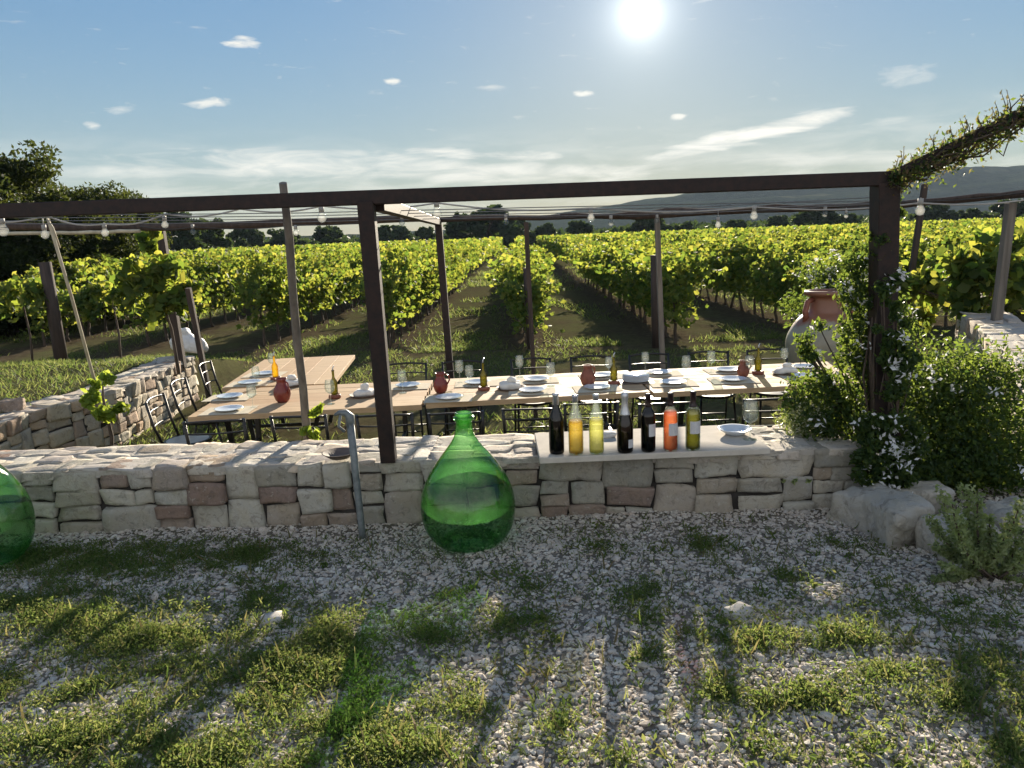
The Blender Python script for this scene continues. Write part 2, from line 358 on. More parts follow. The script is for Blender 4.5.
# ---------------------------------------------------------------- terrain
LXp = [(3.0,-4.5),(4.0,-4.5),(7.0,-4.56),(7.95,-4.24),(10.3,-4.36),(12,-4.3)]
RXp = [(3.0,3.2),(4.0,3.3),(5.16,3.56),(6.36,4.24),(9.75,5.8),(12.5,7.4),(14,8.0)]
def lx(y): return np.interp(y, [q[0] for q in LXp], [q[1] for q in LXp])
def rx(y): return np.interp(y, [q[0] for q in RXp], [q[1] for q in RXp])
def sst(x, a, b): t_ = np.clip((np.asarray(x, float)-a)/(b-a), 0, 1); return t_*t_*(3-2*t_)
def H(x, y):
    x = np.asarray(x, float); y = np.asarray(y, float)
    left = -.03+(FLOOR+.03)*sst(y, 9.8, 14.5); right = .12*sst(y, 3.9, 5)+(FLOOR-.12)*sst(y, 12, 16)
    out = left+(right-left)*sst(x, -1, 1)
    m = sst(y, 4.02, 4.22)*sst(x, lx(y)-.32, lx(y)-.12)*(1-sst(x, rx(y)+.12, rx(y)+.34)); m = np.maximum(m, sst(y, 12.5, 15))
    bumps = (vnoise(x*1.3, y*1.3, 1)-.5)*.035+(vnoise(x*5, y*5, 2)-.5)*.015
    return out*(1-m)+FLOOR*m+bumps+.07*np.clip(3.55-y, 0, 3)*(y > -8)
def GH(px, py):
    w = G(px, py)
    for _ in range(4): w = G(px, py, float(H(w.x, w.y)))
    return w
def axis(lim_in, step, lim_out):
    a = list(np.arange(-lim_in, lim_in+1e-6, step)); s = step; x = lim_in
    while x < lim_out: s *= 1.35; x += s; a.append(x); a.insert(0, -x)
    return np.array(a)
xs = axis(9, .1, 1450); ys = list(np.arange(-3, 16, .1)); s_ = .1
while ys[-1] < 1450: s_ *= 1.3; ys.append(ys[-1]+s_)
ys = np.array([-300, -60, -15, -6]+ys)
X, Y = np.meshgrid(xs, ys); Z = H(X, Y); nx, ny = len(xs), len(ys)
ii = (np.arange(ny-1)[:,None]*nx+np.arange(nx-1)[None]).ravel(); Q = np.stack([ii, ii+1, ii+nx+1, ii+nx], 1)
ROW0, PITCH = .3, 2.75
t = NT('ground_soil'); p = t.wpos(); sx = t.N('SeparateXYZ'); t.set(sx.inputs[0], p); gx, gy = sx.outputs[0], sx.outputs[1]
n1 = t.noise(p, 1.1, 5, .6); n2 = t.noise(p, 9, 6, .7); n3 = t.noise(p, 60, 4, .7)
soil = t.ramp(n2, [(.25, (.04,.034,.023)), (.5, (.075,.06,.04)), (.75, (.12,.10,.068))])
grav = t.ramp(n3, [(.3, (.14,.118,.095)), (.6, (.27,.235,.20)), (.8, (.4,.36,.31))])
soil = t.mix(t.mapr(gy, 3.6, 4.2), grav, soil)
dry = t.ramp(n3, [(.3, (.045,.065,.02)), (.7, (.13,.13,.06))])
u = t.math('ABSOLUTE', t.math('SUBTRACT', t.math('FRACT', t.math('ADD', t.math('DIVIDE', t.math('SUBTRACT', gx, ROW0), PITCH), .5)), .5))
alley = t.math('MULTIPLY', t.mapr(t.math('ADD', u, t.mapr(n2, .2, .8, -.12, .12)), .12, .26), t.mapr(gy, 13, 15))
nearg = t.math('MULTIPLY', t.mapr(t.math('ADD', n1, t.math('MULTIPLY', n2, .35)), .5, .72), t.mapr(gy, 15, 12.5, 0, .55))
nearg = t.math('MULTIPLY', nearg, t.mapr(gy, 3.6, 4.4, .25, 1))
gf = t.math('MAXIMUM', t.math('MULTIPLY', alley, t.mapr(n1, .35, .65, .1, .75)), nearg)
col = t.mix(gf, soil, dry)
bm = t.bump(t.math('ADD', t.math('MULTIPLY', n2, .6), t.math('MULTIPLY', n3, .35)), .9, .03)
M['ground'] = t.done(t.bsdf(col, 1.0, bm, spec=0.0))
g = obj_np('ground', np.stack([X, Y, Z], 2).reshape(-1,3), Q, M['ground'], smooth=True); tag(g, None, None, kind='structure')
# hills
def ridge(name, pts, dist, base, depth, mat, seed):
    """a real ridge: rises from the plain at y=dist to crest at y=dist+depth, then down again"""
    xs_ = np.arange(-1350, 1351, 7.0); ys_ = np.linspace(0, 2*depth, 56); X_, Y_ = np.meshgrid(xs_, ys_)
    cx = [q[0] for q in pts]; cz = [q[1] for q in pts]; crest = np.interp(X_, cx, cz)
    prof = np.sin(np.clip(Y_/(2*depth), 0, 1)*math.pi)**.8
    Z_ = base+crest*prof*(.85+.3*vnoise(X_/90, Y_/60, seed))+(vnoise(X_/40, Y_/30, seed+1)-.4)*3*prof+(vnoise(X_/9, Y_/9, seed+4)-.5)*1.6*prof
    n_, m_ = len(xs_), len(ys_); i_ = (np.arange(m_-1)[:,None]*n_+np.arange(n_-1)[None]).ravel()
    o = obj_np(name, np.stack([X_, Y_+dist, Z_], 2).reshape(-1,3), np.stack([i_, i_+1, i_+n_+1, i_+n_], 1), mat, smooth=True)
    return tag(o, None, None, kind='structure')
t = NT('hill_forest'); p = t.wpos(); n = t.noise(p, .03, 8, .7); n2 = t.noise(p, .012, 3, .6)
n3 = t.noise(p, .11, 6, .75); c = t.ramp(n3, [(.35, (.012,.022,.012)), (.55, (.03,.042,.02)), (.75, (.055,.065,.03))]); c = t.mix(t.mapr(n2, .6, .64, 0, .5), c, (.11,.11,.06))
M['hill'] = t.done(t.bsdf(c, 1.0, t.bump(n3, .8, 3), spec=0.0))
def hz(px, py, dist): v = D(px, py, dist); return v.x, v.z-EYE
R1 = [hz(px, py, 1080) for px, py in ((-200,250),(300,238),(470,228),(520,221),(570,211),(640,199),(700,190),(780,184),(850,182),(900,176),(960,171),(1024,165),(1200,150),(1500,140))]
ridge('hill', [(x, z*1.02) for x, z in R1], 760, -1, 320, M['hill'], 3)
R2 = [hz(px, py, 560) for px, py in ((-600,262),(-100,248),(100,240),(250,235),(400,231),(500,229),(620,224),(760,217),(900,212),(1024,207),(1400,190))]
ridge('hill', [(x, z*.9) for x, z in R2], 420, -1, 140, M['hill'], 8)
# ---------------------------------------------------------------- front wall
def wall(name, label, cat_, segs, zb, zt, thick, mat, capmat, mw, mh, caps, joint, m=6, capn=(.26,.2)):
    """segs: list of (x,y) along the visible face, walked so that the wall body is on the left-hand side"""
    e = empty(name, (0,0,0), label, cat_); Fs = []; Cs = []; core = MB(); bed = MB()
    for (a, b) in zip(segs, segs[1:]):
        a = Vector((*a, 0)); b = Vector((*b, 0)); d = (b-a); L = d.length; d.normalize(); nrm = Vector((d.y, -d.x, 0))
        Fs.append(block_field((a.x, a.y, zb), d, (0,0,1), nrm, L, zt-zb, mw, mh, .22, m=m, r=.13, jit=.075, rough=.07, gap=.0035, prot=.013))
        ci = a-nrm*thick; Cs.append(block_field((a.x-nrm.x*.004, a.y-nrm.y*.004, zt+.0), d, -nrm, (0,0,1), L, thick, capn[0], capn[1], .05, gap=.005, prot=.005, r=.25, jit=.12, rough=.075, m=m, chunk=.45))
        mid = (a+b)/2-nrm*(thick/2); ang = math.atan2(d.y, d.x); bed.box((mid.x, mid.y, zt-.02), (L, thick-.02, .026), Matrix.Rotation(ang, 3, 'Z'))
        core.box((mid.x, mid.y, (zb+zt)/2-.03), (L, thick-.05, zt-zb-.01), Matrix.Rotation(ang, 3, 'Z'))
        back = block_field((b.x-nrm.x*thick, b.y-nrm.y*thick, zb), -d, (0,0,1), -nrm, L, zt-zb, mw, mh, .2, m=4); Fs.append(back)
    v, f = cat(*Fs); obj_np('stonework', v, f, mat, e, True); v, f = cat(*Cs); obj_np('capping', v, f, capmat, e, True)
    core.build('mortar_core', joint, e); bed.build('mortar_bed', M['mortar'], e); return e
WT = .315
wall('stone_wall', 'low dry stone wall running across the gravel yard in front of the tables', 'wall', [(-4.9,3.97),(1.80,3.76)], -.05, WT, .5, M['stone'], M['cap'], .33, .15, True, M['dark_joint'], m=6)
wall('stone_wall', 'pale stone retaining wall along the grass at the left, with a white sack on its end', 'wall', [(-4.5,4.4),(-4.56,7.0),(-4.22,7.95),(-4.36,10.38)], FLOOR-.05, .0, .46, M['stone_warm'], M['cap'], .3, .17, True, M['dark_joint'], m=6, capn=(.4,.3))
wall('stone_wall', 'boulder retaining wall behind the white flowering bush at the right', 'wall', [(7.35,12.4),(5.78,9.73),(4.22,6.34),(3.54,5.14),(3.25,4.35)], FLOOR-.05, .30, .5, M['stone_warm'], M['cap'], .62, .36, True, M['dark_joint'], m=6, capn=(.6,.4))
# end face of left wall
# boulders right of the wall
def rock(name, loc, h, label, rot=0, mat='boulder', m=26, tilt=0):
    p, q = stone(h, .35, .16, .13, m); o = obj_np(name, p, q, M[mat], None, True); o.location = loc; o.rotation_euler = (tilt, 0, rot); return tag(o, label, 'rock')
rock('boulder', (1.74,3.44,.05), (.115,.22,.11), 'long grey boulder at the right end of the low wall', .25)
rock('boulder', (1.92,3.12,.06), (.12,.12,.09), 'rounded pinkish boulder beside the leafy shrub at lower right', .3)
rock('boulder', (2.32,3.3,.05), (.16,.12,.11), 'pale boulder half hidden behind the lower right shrub', 0)
rock('boulder', (1.98,3.72,.03), (.2,.14,.1), 'shaded boulder under the white flowering bush', .1)
rock('boulder', G(12,409,0)+Vector((0,0,.05)), (.11,.09,.06), 'dark rounded stone lying on the left retaining wall', .2, 'stone')
for (px, py, s, lb) in ((241,573,.035,'pale round stone alone in the shaded grass left of centre'),(272,624,.04,'small pale stone at the head of the bright weed patch'),(737,615,.045,'pale flat stone in the gravel right of centre')):
    rock('loose_stone', GH(px,py)+Vector((0,0,.01)), (s,s*.8,s*.5), lb, .5, 'pebble', 4)
# gravel
def icosphere(sub):
    import bmesh
    b = bmesh.new(); bmesh.ops.create_icosphere(b, subdivisions=sub, radius=1); v = np.array([q.co[:] for q in b.verts]); f = np.array([[q.index for q in fc.verts] for fc in b.faces]); b.free(); return v, f
def pebbles(n, y0, y1, rmin, rmax, sub, seed):
    rg = np.random.default_rng(seed); y = rg.uniform(y0, y1, n*2); x = rg.uniform(-1, 1, n*2)*(.74*y1+.5); k = np.abs(x) < .74*y+.45; x, y = x[k][:n], y[k][:n]; n = len(x)
    T, Q_ = icosphere(sub); r = np.exp(rg.uniform(math.log(rmin), math.log(rmax), n)); d = T[None]*(1+rg.normal(0, .13, (n, len(T), 1)))
    s3 = np.stack([rg.uniform(.75,1.35,n), rg.uniform(.7,1.1,n), rg.uniform(.3,.6,n)], 1); d = d*s3[:,None]*r[:,None,None]
    a = rg.uniform(0, 6.283, n); b = rg.normal(0, .35, n); ca, sa, cb, sb = np.cos(a), np.sin(a), np.cos(b), np.sin(b)
    y1_ = d[...,1]*cb[:,None]-d[...,2]*sb[:,None]; z1 = d[...,1]*sb[:,None]+d[...,2]*cb[:,None]; x1 = d[...,0]
    V = np.stack([x1*ca[:,None]-y1_*sa[:,None]+x[:,None], x1*sa[:,None]+y1_*ca[:,None]+y[:,None], z1+(H(x,y)+r*.25)[:,None]], 2)
    return V.reshape(-1,3), (Q_[None]+(np.arange(n)*len(T))[:,None,None]).reshape(-1,3)
v, f = cat(pebbles(40000, 1.3, 3.97, .0045, .010, 1, 1), pebbles(13000, 1.3, 3.97, .008, .0155, 1, 2), pebbles(500, 1.3, 3.97, .014, .025, 2, 3))
tag(obj_np('gravel', v, f, M['pebble'], None, False), 'pale pinkish grey gravel covering the yard in front of the low wall', 'gravel', kind='stuff')
# ---------------------------------------------------------------- grass and weeds in the yard
patches = [(60,562,190,26,5),(240,556,120,18,2.5),(40,610,120,30,4),(150,640,130,40,4),(60,690,130,35,4),(120,745,160,40,4),(330,640,60,28,6),(300,668,60,28,5),(340,715,90,45,3),(250,600,50,18,2),(440,600,60,40,1.6),
 (425,640,50,30,3.5),(505,625,38,18,3.5),(470,700,60,40,2),(545,650,22,34,2.5),(420,755,70,25,2.5),(595,545,32,12,4),(640,598,42,18,3),(652,662,24,16,4),(645,620,20,12,3),(752,640,50,20,5.5),(715,630,22,14,5),(700,547,36,13,5),(718,690,30,24,4),(765,705,26,12,3),(810,700,40,14,4),(850,640,55,20,4.5),
 (880,672,60,22,3),(880,757,60,14,4),(562,722,22,22,3),(1000,650,60,45,3.5),(795,580,32,16,2),(850,548,45,12,2),(960,705,80,40,2),(1012,752,30,18,5),(930,620,60,22,2.5),(355,750,60,20,4),(200,760,120,16,4),(610,760,60,12,1),(240,700,60,30,1.5),(780,755,50,14,1.5),(530,590,60,14,1),(760,590,90,30,.8)]
B = []; Lf = []; St = []
for (px, py, rx_, ry_, dn) in patches:
    n = int(rx_*ry_*dn*(.062 if px < 420 else .030)*max(.45, (py-470)/230)**-.4)
    for _ in range(n):
        a = random.uniform(0, 6.283); q = abs(random.gauss(0, .68)); x_ = px+rx_*q*math.cos(a); y_ = py+ry_*q*math.sin(a); w = GH(x_, y_)
        if w.y > 3.72: continue
        k = float(.62*vnoise(w.x*9, w.y*9, 5)+.38*vnoise(w.x*23, w.y*23, 6))
        if k < (.33 if px < 420 else .38)+.16*random.random(): continue
        hh = (.012+.034*k*random.random())*random.choice((.7,1,1,1.5)); nb = random.randint(2, 5); z0 = float(H(w.x, w.y))+.004
        for _ in range(nb): B.append((w.x+random.gauss(0,.018), w.y+random.gauss(0,.018), z0, hh))
        if k > .42:
            for _ in range(random.randint(8, 18)): Lf.append((w.x+random.gauss(0,.024), w.y+random.gauss(0,.024), z0+random.uniform(.004, hh*1.1)))
for _ in range(2600):   # stray blades everywhere
    y_ = random.uniform(1.5, 3.7); x_ = random.uniform(-1,1)*(.72*y_+.3)
    z_ = float(H(x_, y_))
    for _ in range(4): B.append((x_+random.gauss(0,.012), y_+random.gauss(0,.012), z_, random.uniform(.02,.045)))
Wd = []
for _ in range(280):
    px, py, rx_, ry_, dn = random.choice(patches); w = GH(px+random.gauss(0,.7)*rx_, py+random.gauss(0,.7)*ry_)
    if w.y > 3.6 or w.y < 1.5: continue
    z0 = float(H(w.x, w.y)); R_ = random.uniform(.012, .035)
    for _ in range(random.randint(10, 34)): Wd.append((w.x+random.gauss(0,R_), w.y+random.gauss(0,R_), z0+random.uniform(.005,.012+R_*1.1)))
B = np.array(B); Lf = np.array(Lf); v, f = cat(leaves(Wd, .019, 'leaf', (0,0,.7)), blades(B[:,:3], B[:,3]*1.05, .8), leaves(Lf, .0115, 'leaf', (0,0,.5)))
nB = len(B); kd = RG.random(nB) < .12; vd, fd = blades(B[kd][:,:3], B[kd][:,3]*1.5, .9); o = obj_np('dry_grass', vd, fd, M['dry'], None, False); tag(o, 'dry straw and dead stems scattered among the weeds', 'dry grass', kind='stuff')
tag(obj_np('grass', v, f, M['grass'], None, False), 'low weeds and grass growing through the gravel', 'grass', kind='stuff')
# grass on the terrace floor, left bank and first alleys
pts = []
def gpatch(n, x0, x1, y0, y1, h, thr, sc1=.9, seed=4):
    x = RG.uniform(x0, x1, n); y = RG.uniform(y0, y1, n); k = vnoise(x*sc1, y*sc1, seed)+.3*vnoise(x*4, y*4, seed+2) > thr; x, y = x[k], y[k]
    pts.append(np.stack([x, y, H(x, y), np.full(len(x), h)], 1))
gpatch(30000, -4.3, 4.2, 4.6, 6.0, .10, .45); gpatch(16000, -4.3, 5, 6.0, 11, .07, .62); gpatch(42000, -13, -4.7, 5.5, 15, .06, .5); gpatch(22000, -8, 8, 11, 14.5, .06, .62)
for k in range(-9, 9):
    x = RG.normal(ROW0+PITCH*(k+.5), .5, 5200); y = 14+RG.random(5200)**1.7*34; kk = vnoise(x*.8, y*.5, 3) > .42; x, y = x[kk], y[kk]; pts.append(np.stack([x, y, H(x, y), .05+.0025*y], 1))
pts = np.concatenate(pts); v, f = blades(pts[:,:3], pts[:,3], .55); T = v.reshape(-1, 6, 3); T[:] = pts[:,None,:3]+(T-pts[:,None,:3])*np.array([1.6,1.6,1])
tag(obj_np('grass', T.reshape(-1,3), f, M['grass'], None, False), 'rough grass on the terrace, the left bank and the vineyard alleys', 'grass', kind='stuff')
# ---------------------------------------------------------------- vines
def vine_variant(i, leafsize=.086, n=760, tm='vine'):
    rg = np.random.default_rng(100+i); mb = MB(); x = y = 0; pp = []; 
    for k in range(7): pp.append((x, y, k*.125-.03)); x += rg.normal(0,.018); y += rg.normal(0,.022)
    mb.tube(pp, [.034-.0028*k for k in range(7)], 6); tx, ty, tz = pp[-1]
    for s in (-1, 1): mb.tube([(tx,ty,tz-.02),(tx,ty+s*.2,tz+.06),(tx+rg.normal(0,.03),ty+s*.46,tz+.05)], [.02,.014,.009], 5)
    shoots = []; P = []
    for k in range(13):
        bx, by = tx+rg.normal(0,.05), ty+rg.uniform(-.48,.48); L = rg.uniform(.55, 1.05); dx, dy = rg.normal(0,.22), rg.normal(0,.14); c = []
        for q in np.linspace(0, 1, 7): c.append((bx+dx*q*(1+.6*q), by+dy*q, tz+.05+L*q-.14*q*q*abs(dx)*3))
        if k < 8: mb.tube(c, [.006,.005,.005,.004,.003,.003,.002], 4)
        shoots.append(c)
        m = n//15
        for _ in range(m): q = rg.random()**.8; j = min(5, int(q*6)); fr = q*6-j; a_, b_ = c[j], c[j+1]; P.append([a_[z]+(b_[z]-a_[z])*fr+rg.normal(0, (.12,.09,.06)[z]*(1.3-q*.75)) for z in range(3)])
    for _ in range(n//4): P.append([tx+rg.normal(0,.15), ty+rg.uniform(-.48,.48), tz+rg.uniform(-.34,.25)])
    v, f = leaves(P, leafsize, tm, (.25*0, 0, .15), rg)
    return mb.mesh('trunk', M['bark']), mesh_np('foliage', v, f)
VV = []
for i in range(7):
    a, b = vine_variant(i); b.materials.append(M['vine_leaf']); VV.append((a, b))
rows = list(range(-26, 27)); cand = []; farv = []
def rowstart(k):
    x = ROW0+PITCH*k
    if k < 0: return 15.0 if k == -1 else 15.2+.7*(-k-1) if k > -5 else 15.5+.3*(-k)
    return 13.9 if k < 4 else 14.5
for k in rows:
    y = rowstart(k)
    while y < 118:
        px, py, dd = PR(ROW0+PITCH*k+y*.018, y, .4)
        if -60 < px < 1090:
            (cand if y < 34 else farv).append((dd, k, ROW0+PITCH*k+(y-14)*.0177, y))
        y += .88 if y < 34 else 1.15
cand.sort(); nearv = cand[:286]; rest = cand[286:]+farv
ordn = {-1:'first vine row left of the middle', 0:'middle vine row', 1:'first vine row right of the middle', 2:'second vine row right of the middle', -2:'second vine row left of the middle', -3:'third vine row left of the middle', 3:'third vine row right of the middle'}
nearest = {}
for j, (dd, k, x, y) in enumerate(nearv):
    tm_, fm_ = random.choice(VV); e = bpy.data.objects.new('grapevine', None); e.empty_display_size = .1; link(e); e.location = (x+random.gauss(0,.04), y, float(H(x, y)))
    sc_ = random.uniform(.9, 1.12); hs = sc_*(1.04 if k < 0 else .97); e.scale = (sc_*random.uniform(.9,1.15), sc_*1.05, hs); e.rotation_euler = (0, 0, random.choice((0, math.pi))+random.gauss(0,.1))
    o = link(bpy.data.objects.new('trunk', tm_), e); o = link(bpy.data.objects.new('foliage', fm_), e)
    if k not in nearest or y < nearest[k][0]: nearest[k] = (y, e)
    rowd = ordn.get(k, 'outer rows at left' if k < 0 else 'outer rows at right'); tag(e, 'leafy backlit grapevine inside the %s' % rowd, 'grapevine', 'grapevines in the %s' % rowd)
for k, (y, e) in nearest.items():
    if k in ordn: e['label'] = 'grapevine at the near end of the %s' % ordn[k]
# far vines, one object
P = []; S = []
for dd, k, x, y in rest:
    n = int(np.clip(3600/dd, 22, 110)); q = RG.random((n, 3)); hh = .98+.3*(k < 0)*0
    P.append(np.stack([x+(q[:,0]-.5)*.62, y+(q[:,1]-.5)*1.15, FLOOR+.38+1.38*np.sqrt(q[:,2])*(1+.1*math.sin(x*3+y*1.7))+RG.normal(0,.06,n)], 1)); S.append(np.full(n, np.clip(.115*dd/30, .13, .3)))
v, f = leaves(np.concatenate(P), np.concatenate(S), 'quad', (0,0,.2), RG)
tag(obj_np('distant_vines', v, f, M['vine_leaf']), 'distant rows of sunlit yellow green vines filling the valley floor', 'vines', kind='stuff')
# ---------------------------------------------------------------- trees
def tree_meshes(h, w, nclump, nleaf, size, seed, mat, tm='quad', low=.25, tr=.16):
    rg = np.random.default_rng(seed); mb = MB(); th = h*.45
    trunk = [(rg.normal(0,.02)*h*q, rg.normal(0,.02)*h*q, q*th) for q in np.linspace(0,1,5)]; mb.tube(trunk, [tr*h/6*(1-.13*i) for i in range(5)], 8)
    C = []
    for i in range(nclump):
        a = rg.uniform(0, 6.283); zz = rg.uniform(low, 1); rad = w/2*math.sqrt(max(.05, 1-((zz-.5)/.56)**2))*rg.uniform(.35, 1.0); c = (rad*math.cos(a), rad*math.sin(a), h*zz*.93); C.append(c)
        if i < 14: b = trunk[min(4, 2+i % 3)]; mb.tube([b, ((b[0]+c[0])/2, (b[1]+c[1])/2, (b[2]+c[2])/2+.03*h), c], [tr*h/14, tr*h/22, tr*h/60], 5)
    P = []
    for c in C:
        r = w*rg.uniform(.09, .17); k = nleaf//nclump; d = norm(rg.normal(size=(k,3)))*(rg.random((k,1))**.4)*r*np.array([1,1,.75]); P.append(np.array(c)+d)
    v, f = leaves(np.concatenate(P), size, tm, (0,0,.25), rg); fm = mesh_np('crown', v, f); fm.materials.append(mat); return mb.mesh('trunk', M['bark']), fm
def tree(name, meshes, loc, label, s=1, rz=0, group=None):
    e = empty(name, loc, label, 'tree', group, rz); e.scale = s if isinstance(s, tuple) else (s,)*3; link(bpy.data.objects.new('trunk', meshes[0]), e); link(bpy.data.objects.new('crown', meshes[1]), e); return e
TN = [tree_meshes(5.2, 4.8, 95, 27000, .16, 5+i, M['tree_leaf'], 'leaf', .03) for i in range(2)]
def gz(x, y): return float(H(x, y))
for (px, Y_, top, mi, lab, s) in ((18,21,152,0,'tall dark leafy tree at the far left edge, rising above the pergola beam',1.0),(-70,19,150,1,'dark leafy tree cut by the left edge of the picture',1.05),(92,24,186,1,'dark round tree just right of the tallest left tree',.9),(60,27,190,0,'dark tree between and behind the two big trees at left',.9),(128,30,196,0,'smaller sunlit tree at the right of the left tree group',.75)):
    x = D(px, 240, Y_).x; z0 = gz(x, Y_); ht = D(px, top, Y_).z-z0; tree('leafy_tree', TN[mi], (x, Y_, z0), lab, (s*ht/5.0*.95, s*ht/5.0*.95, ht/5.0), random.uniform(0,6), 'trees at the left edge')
TF = [tree_meshes(8, 8.5, 46, 3600, .62, 40+i, M['far_leaf'], 'quad', .08) for i in range(4)]
far = [(487,112,207,1.15,'large round dark tree on the skyline behind the middle of the pergola'),(462,118,216,.8,'dark tree left of the large round tree on the skyline'),(520,122,219,.7,'low dark tree right of the large round tree on the skyline'),(172,80,212,.8,'round tree on the skyline beside the left group'),(205,88,220,.8,'low olive green tree right of the round one at left'),
 (245,110,226,.9,'distant tree behind the leaning grey post'),(285,115,229,.9,'low distant tree right of the leaning grey post'),(330,112,226,1,'grey green distant tree left of the front pergola post'),(392,118,224,.9,'distant tree just right of the front pergola post'),(425,120,227,.8,'low distant tree beside the rear pergola post'),
 (650,116,214,1.0,'dark tree behind the pale rear pole'),(685,118,222,.8,'low dark tree just right of the pale rear pole'),(735,120,219,.8,'small dark tree between the rear pole and the right post'),(815,112,208,1.1,'dark spreading tree left of the right pergola post'),(845,116,214,.8,'tree touching the left side of the right pergola post'),(775,122,216,.8,'small tree left of the dark spreading tree'),
 (930,110,205,1.0,'dark tree right of the right pergola post'),(965,115,208,.9,'round tree between the right post and the grey leaning pole'),(1005,112,200,1.1,'dark tree at the right edge of the skyline'),(580,124,221,.8,'small distant tree between the two middle poles'),(545,125,222,.7,'tiny distant tree right of the thin dark post')]
for px, Y_, top, s, lab in far:
    x = D(px, 240, Y_).x; ht = max(2.6, D(px, top, Y_).z+.6); tree('distant_tree', random.choice(TF), (x, Y_, -.6), lab, (s*ht/8*1.35, s*ht/8*1.2, ht/8), random.uniform(0,6), 'trees along the far edge of the vineyard')
# far-off wood, one mass
n = 26000; x = RG.uniform(-175, 175, n); y = RG.uniform(124, 175, n); hgt = .9+2.2*vnoise(x/7, y/7, 9)*(.6+.6*vnoise(x/31, y/31, 11))+.02*(y-124)
v, f = leaves(np.stack([x, y, -.6+hgt*RG.random(n)**.5], 1), .75, 'quad', (0,0,.3)); tag(obj_np('distant_wood', v, f, M['far_leaf']), 'hazy dark belt of woodland beyond the vineyard', 'woodland', kind='stuff')
# ---------------------------------------------------------------- pergola
pg = empty('pergola', (0,0,0), 'dark rusty steel pergola with one long front beam on two square posts', 'pergola')
b1 = D(-60,208,3.8); b2 = D(870,178.5,3.8); bt = D(893,178,3.8)
mb = MB(); mb.beam((b1.x-.6, 3.8, 1.665), (bt.x, 3.8, 1.655), .06, .068); mb.build('front_beam', M['rust'], pg)
def post(px0, py0, px1, py1, Ya, Yb, w, name='post', mat='rust', zmin=None):
    a = D(px0, py0, Ya); b = D(px1, py1, Yb)
    if zmin is not None: k = (a.z-zmin)/(a.z-b.z); b = a+(b-a)*k
    m_ = MB(); m_.beam(b, a, w, w); return m_.build(name, M[mat], pg)
post(366,201,389,461,3.8,3.86,.078); post(885,182,881,400,3.82,3.86,.105, zmin=-.05)
mb = MB(); mb.beam((-3.05,3.82,0), (-3.12,3.8,1.63), .08, .08); mb.build('post', M['rust'], pg)
a = D(378,204,3.85); b = D(438,222,8.45); mb = MB(); mb.beam(a, b, .06, .07); mb.build('side_beam', M['rust'], pg)
post(438,219,451,381,8.5,8.5,.075, zmin=FLOOR); post(160,226,181,358,10.0,10.0,.09,'post','darkwood',zmin=-.1); post(526,222,528,262,8.5,8.5,.05,'post','darkwood',zmin=FLOOR); 
post(657,217,662,350,8.5,8.5,.055,'pole','oldwood',zmin=FLOOR); post(188,288,210,400,8.2,8.4,.055,'prop','darkwood',zmin=FLOOR)
post(925,184,909,290,11,11,.07,'pole','darkwood',zmin=0); post(1011,203,994,340,8.6,8.6,.09,'pole','oldwood',zmin=0)
def rail(pts, r, mat, nm, wob=.012):
    m_ = MB(); q = []
    for a, b in zip(pts, pts[1:]):
        for k in range(8): q.append(a.lerp(b, k/8)+Vector((0, random.gauss(0,wob), random.gauss(0,wob))))
    q.append(pts[-1]); m_.tube(q, r, 8); return m_.build(nm, M[mat], pg)
rail([D(-40,226,8.5),D(160,228,8.5),D(440,217.5,8.5)], .04, 'darkwood', 'rear_rail', .006)
rail([D(440,219,8.5),D(640,216,8.5),D(880,206,8.5),D(1060,192,8.5)], .028, 'darkwood', 'rear_rail', .006)
rail([D(560,216,8.4),D(700,210.5,8.4),D(900,203,8.4),D(1060,188,8.4)], .022, 'darkwood', 'rear_rail', .01)
rail([D(-40,234,8.4),D(60,233,8.4),D(140,231,8.4)], .02, 'cane', 'rear_rail', .004)
# rising arm at right
arm0 = Vector((1.86,3.8,1.66)); arm1 = D(1024,99,3.45); arm2 = D(1090,80,3.3); mb = MB(); mb.beam(arm0, arm2, .034, .038); mb.build('rising_arm', M['rust'], pg)
# wires
for i, (ya, yb, yc, Y_) in enumerate(((213,207,204,4.6),(219,213,206,5.4),(222,216,207,6.1),(216,210,200,5.0))):
    m_ = MB(); P0 = [D(-40, ya+2, Y_), D(160, ya+1.5, Y_), D(300, ya, Y_), D(520, yb+.8, Y_), D(700, yb-3, Y_), D(880, yc-3, Y_)]
    m_.tube(P0, .0028, 5); o = m_.build('wire', M['wire'], pg)
# leaning wooden pole, tied
mb = MB(); a = D(283,183,3.93); b = D(306,426,4.52); k = (a.z+.6)/(a.z-b.z); foot = Vector((b.x-.02, 4.62, FLOOR)); pts_ = [a.lerp(b, q)+Vector((.006*math.sin(q*9), 0, 0)) for q in (0,.2,.4,.6,.8,1)]+[foot]
mb.tube(pts_, [.02,.022,.022,.024,.024,.026,.027], 9); o = mb.build('wooden_pole', M['oldwood']); tag(o, 'leaning grey wooden pole sticking up above the beam left of the front post', 'pole')
# thin cane leaning at left
mb = MB(); a = D(46,212,6.4); b = D(92,372,7.2); mb.tube([a, a.lerp(b,.5)+Vector((.01,0,0)), b, b+(b-a)*.22], [.013,.014,.015,.016], 7); o = mb.build('garden_cane', M['cane']); tag(o, 'thin pale cane leaning at far left with string tied at its top', 'cane')
a2 = D(60,248,6.4); m_ = MB(); m_.tube([a+Vector((0,0,-.05)), D(53,228,6.35), a2], .008, 5); m_.build('tied_string', M['cane'], o)
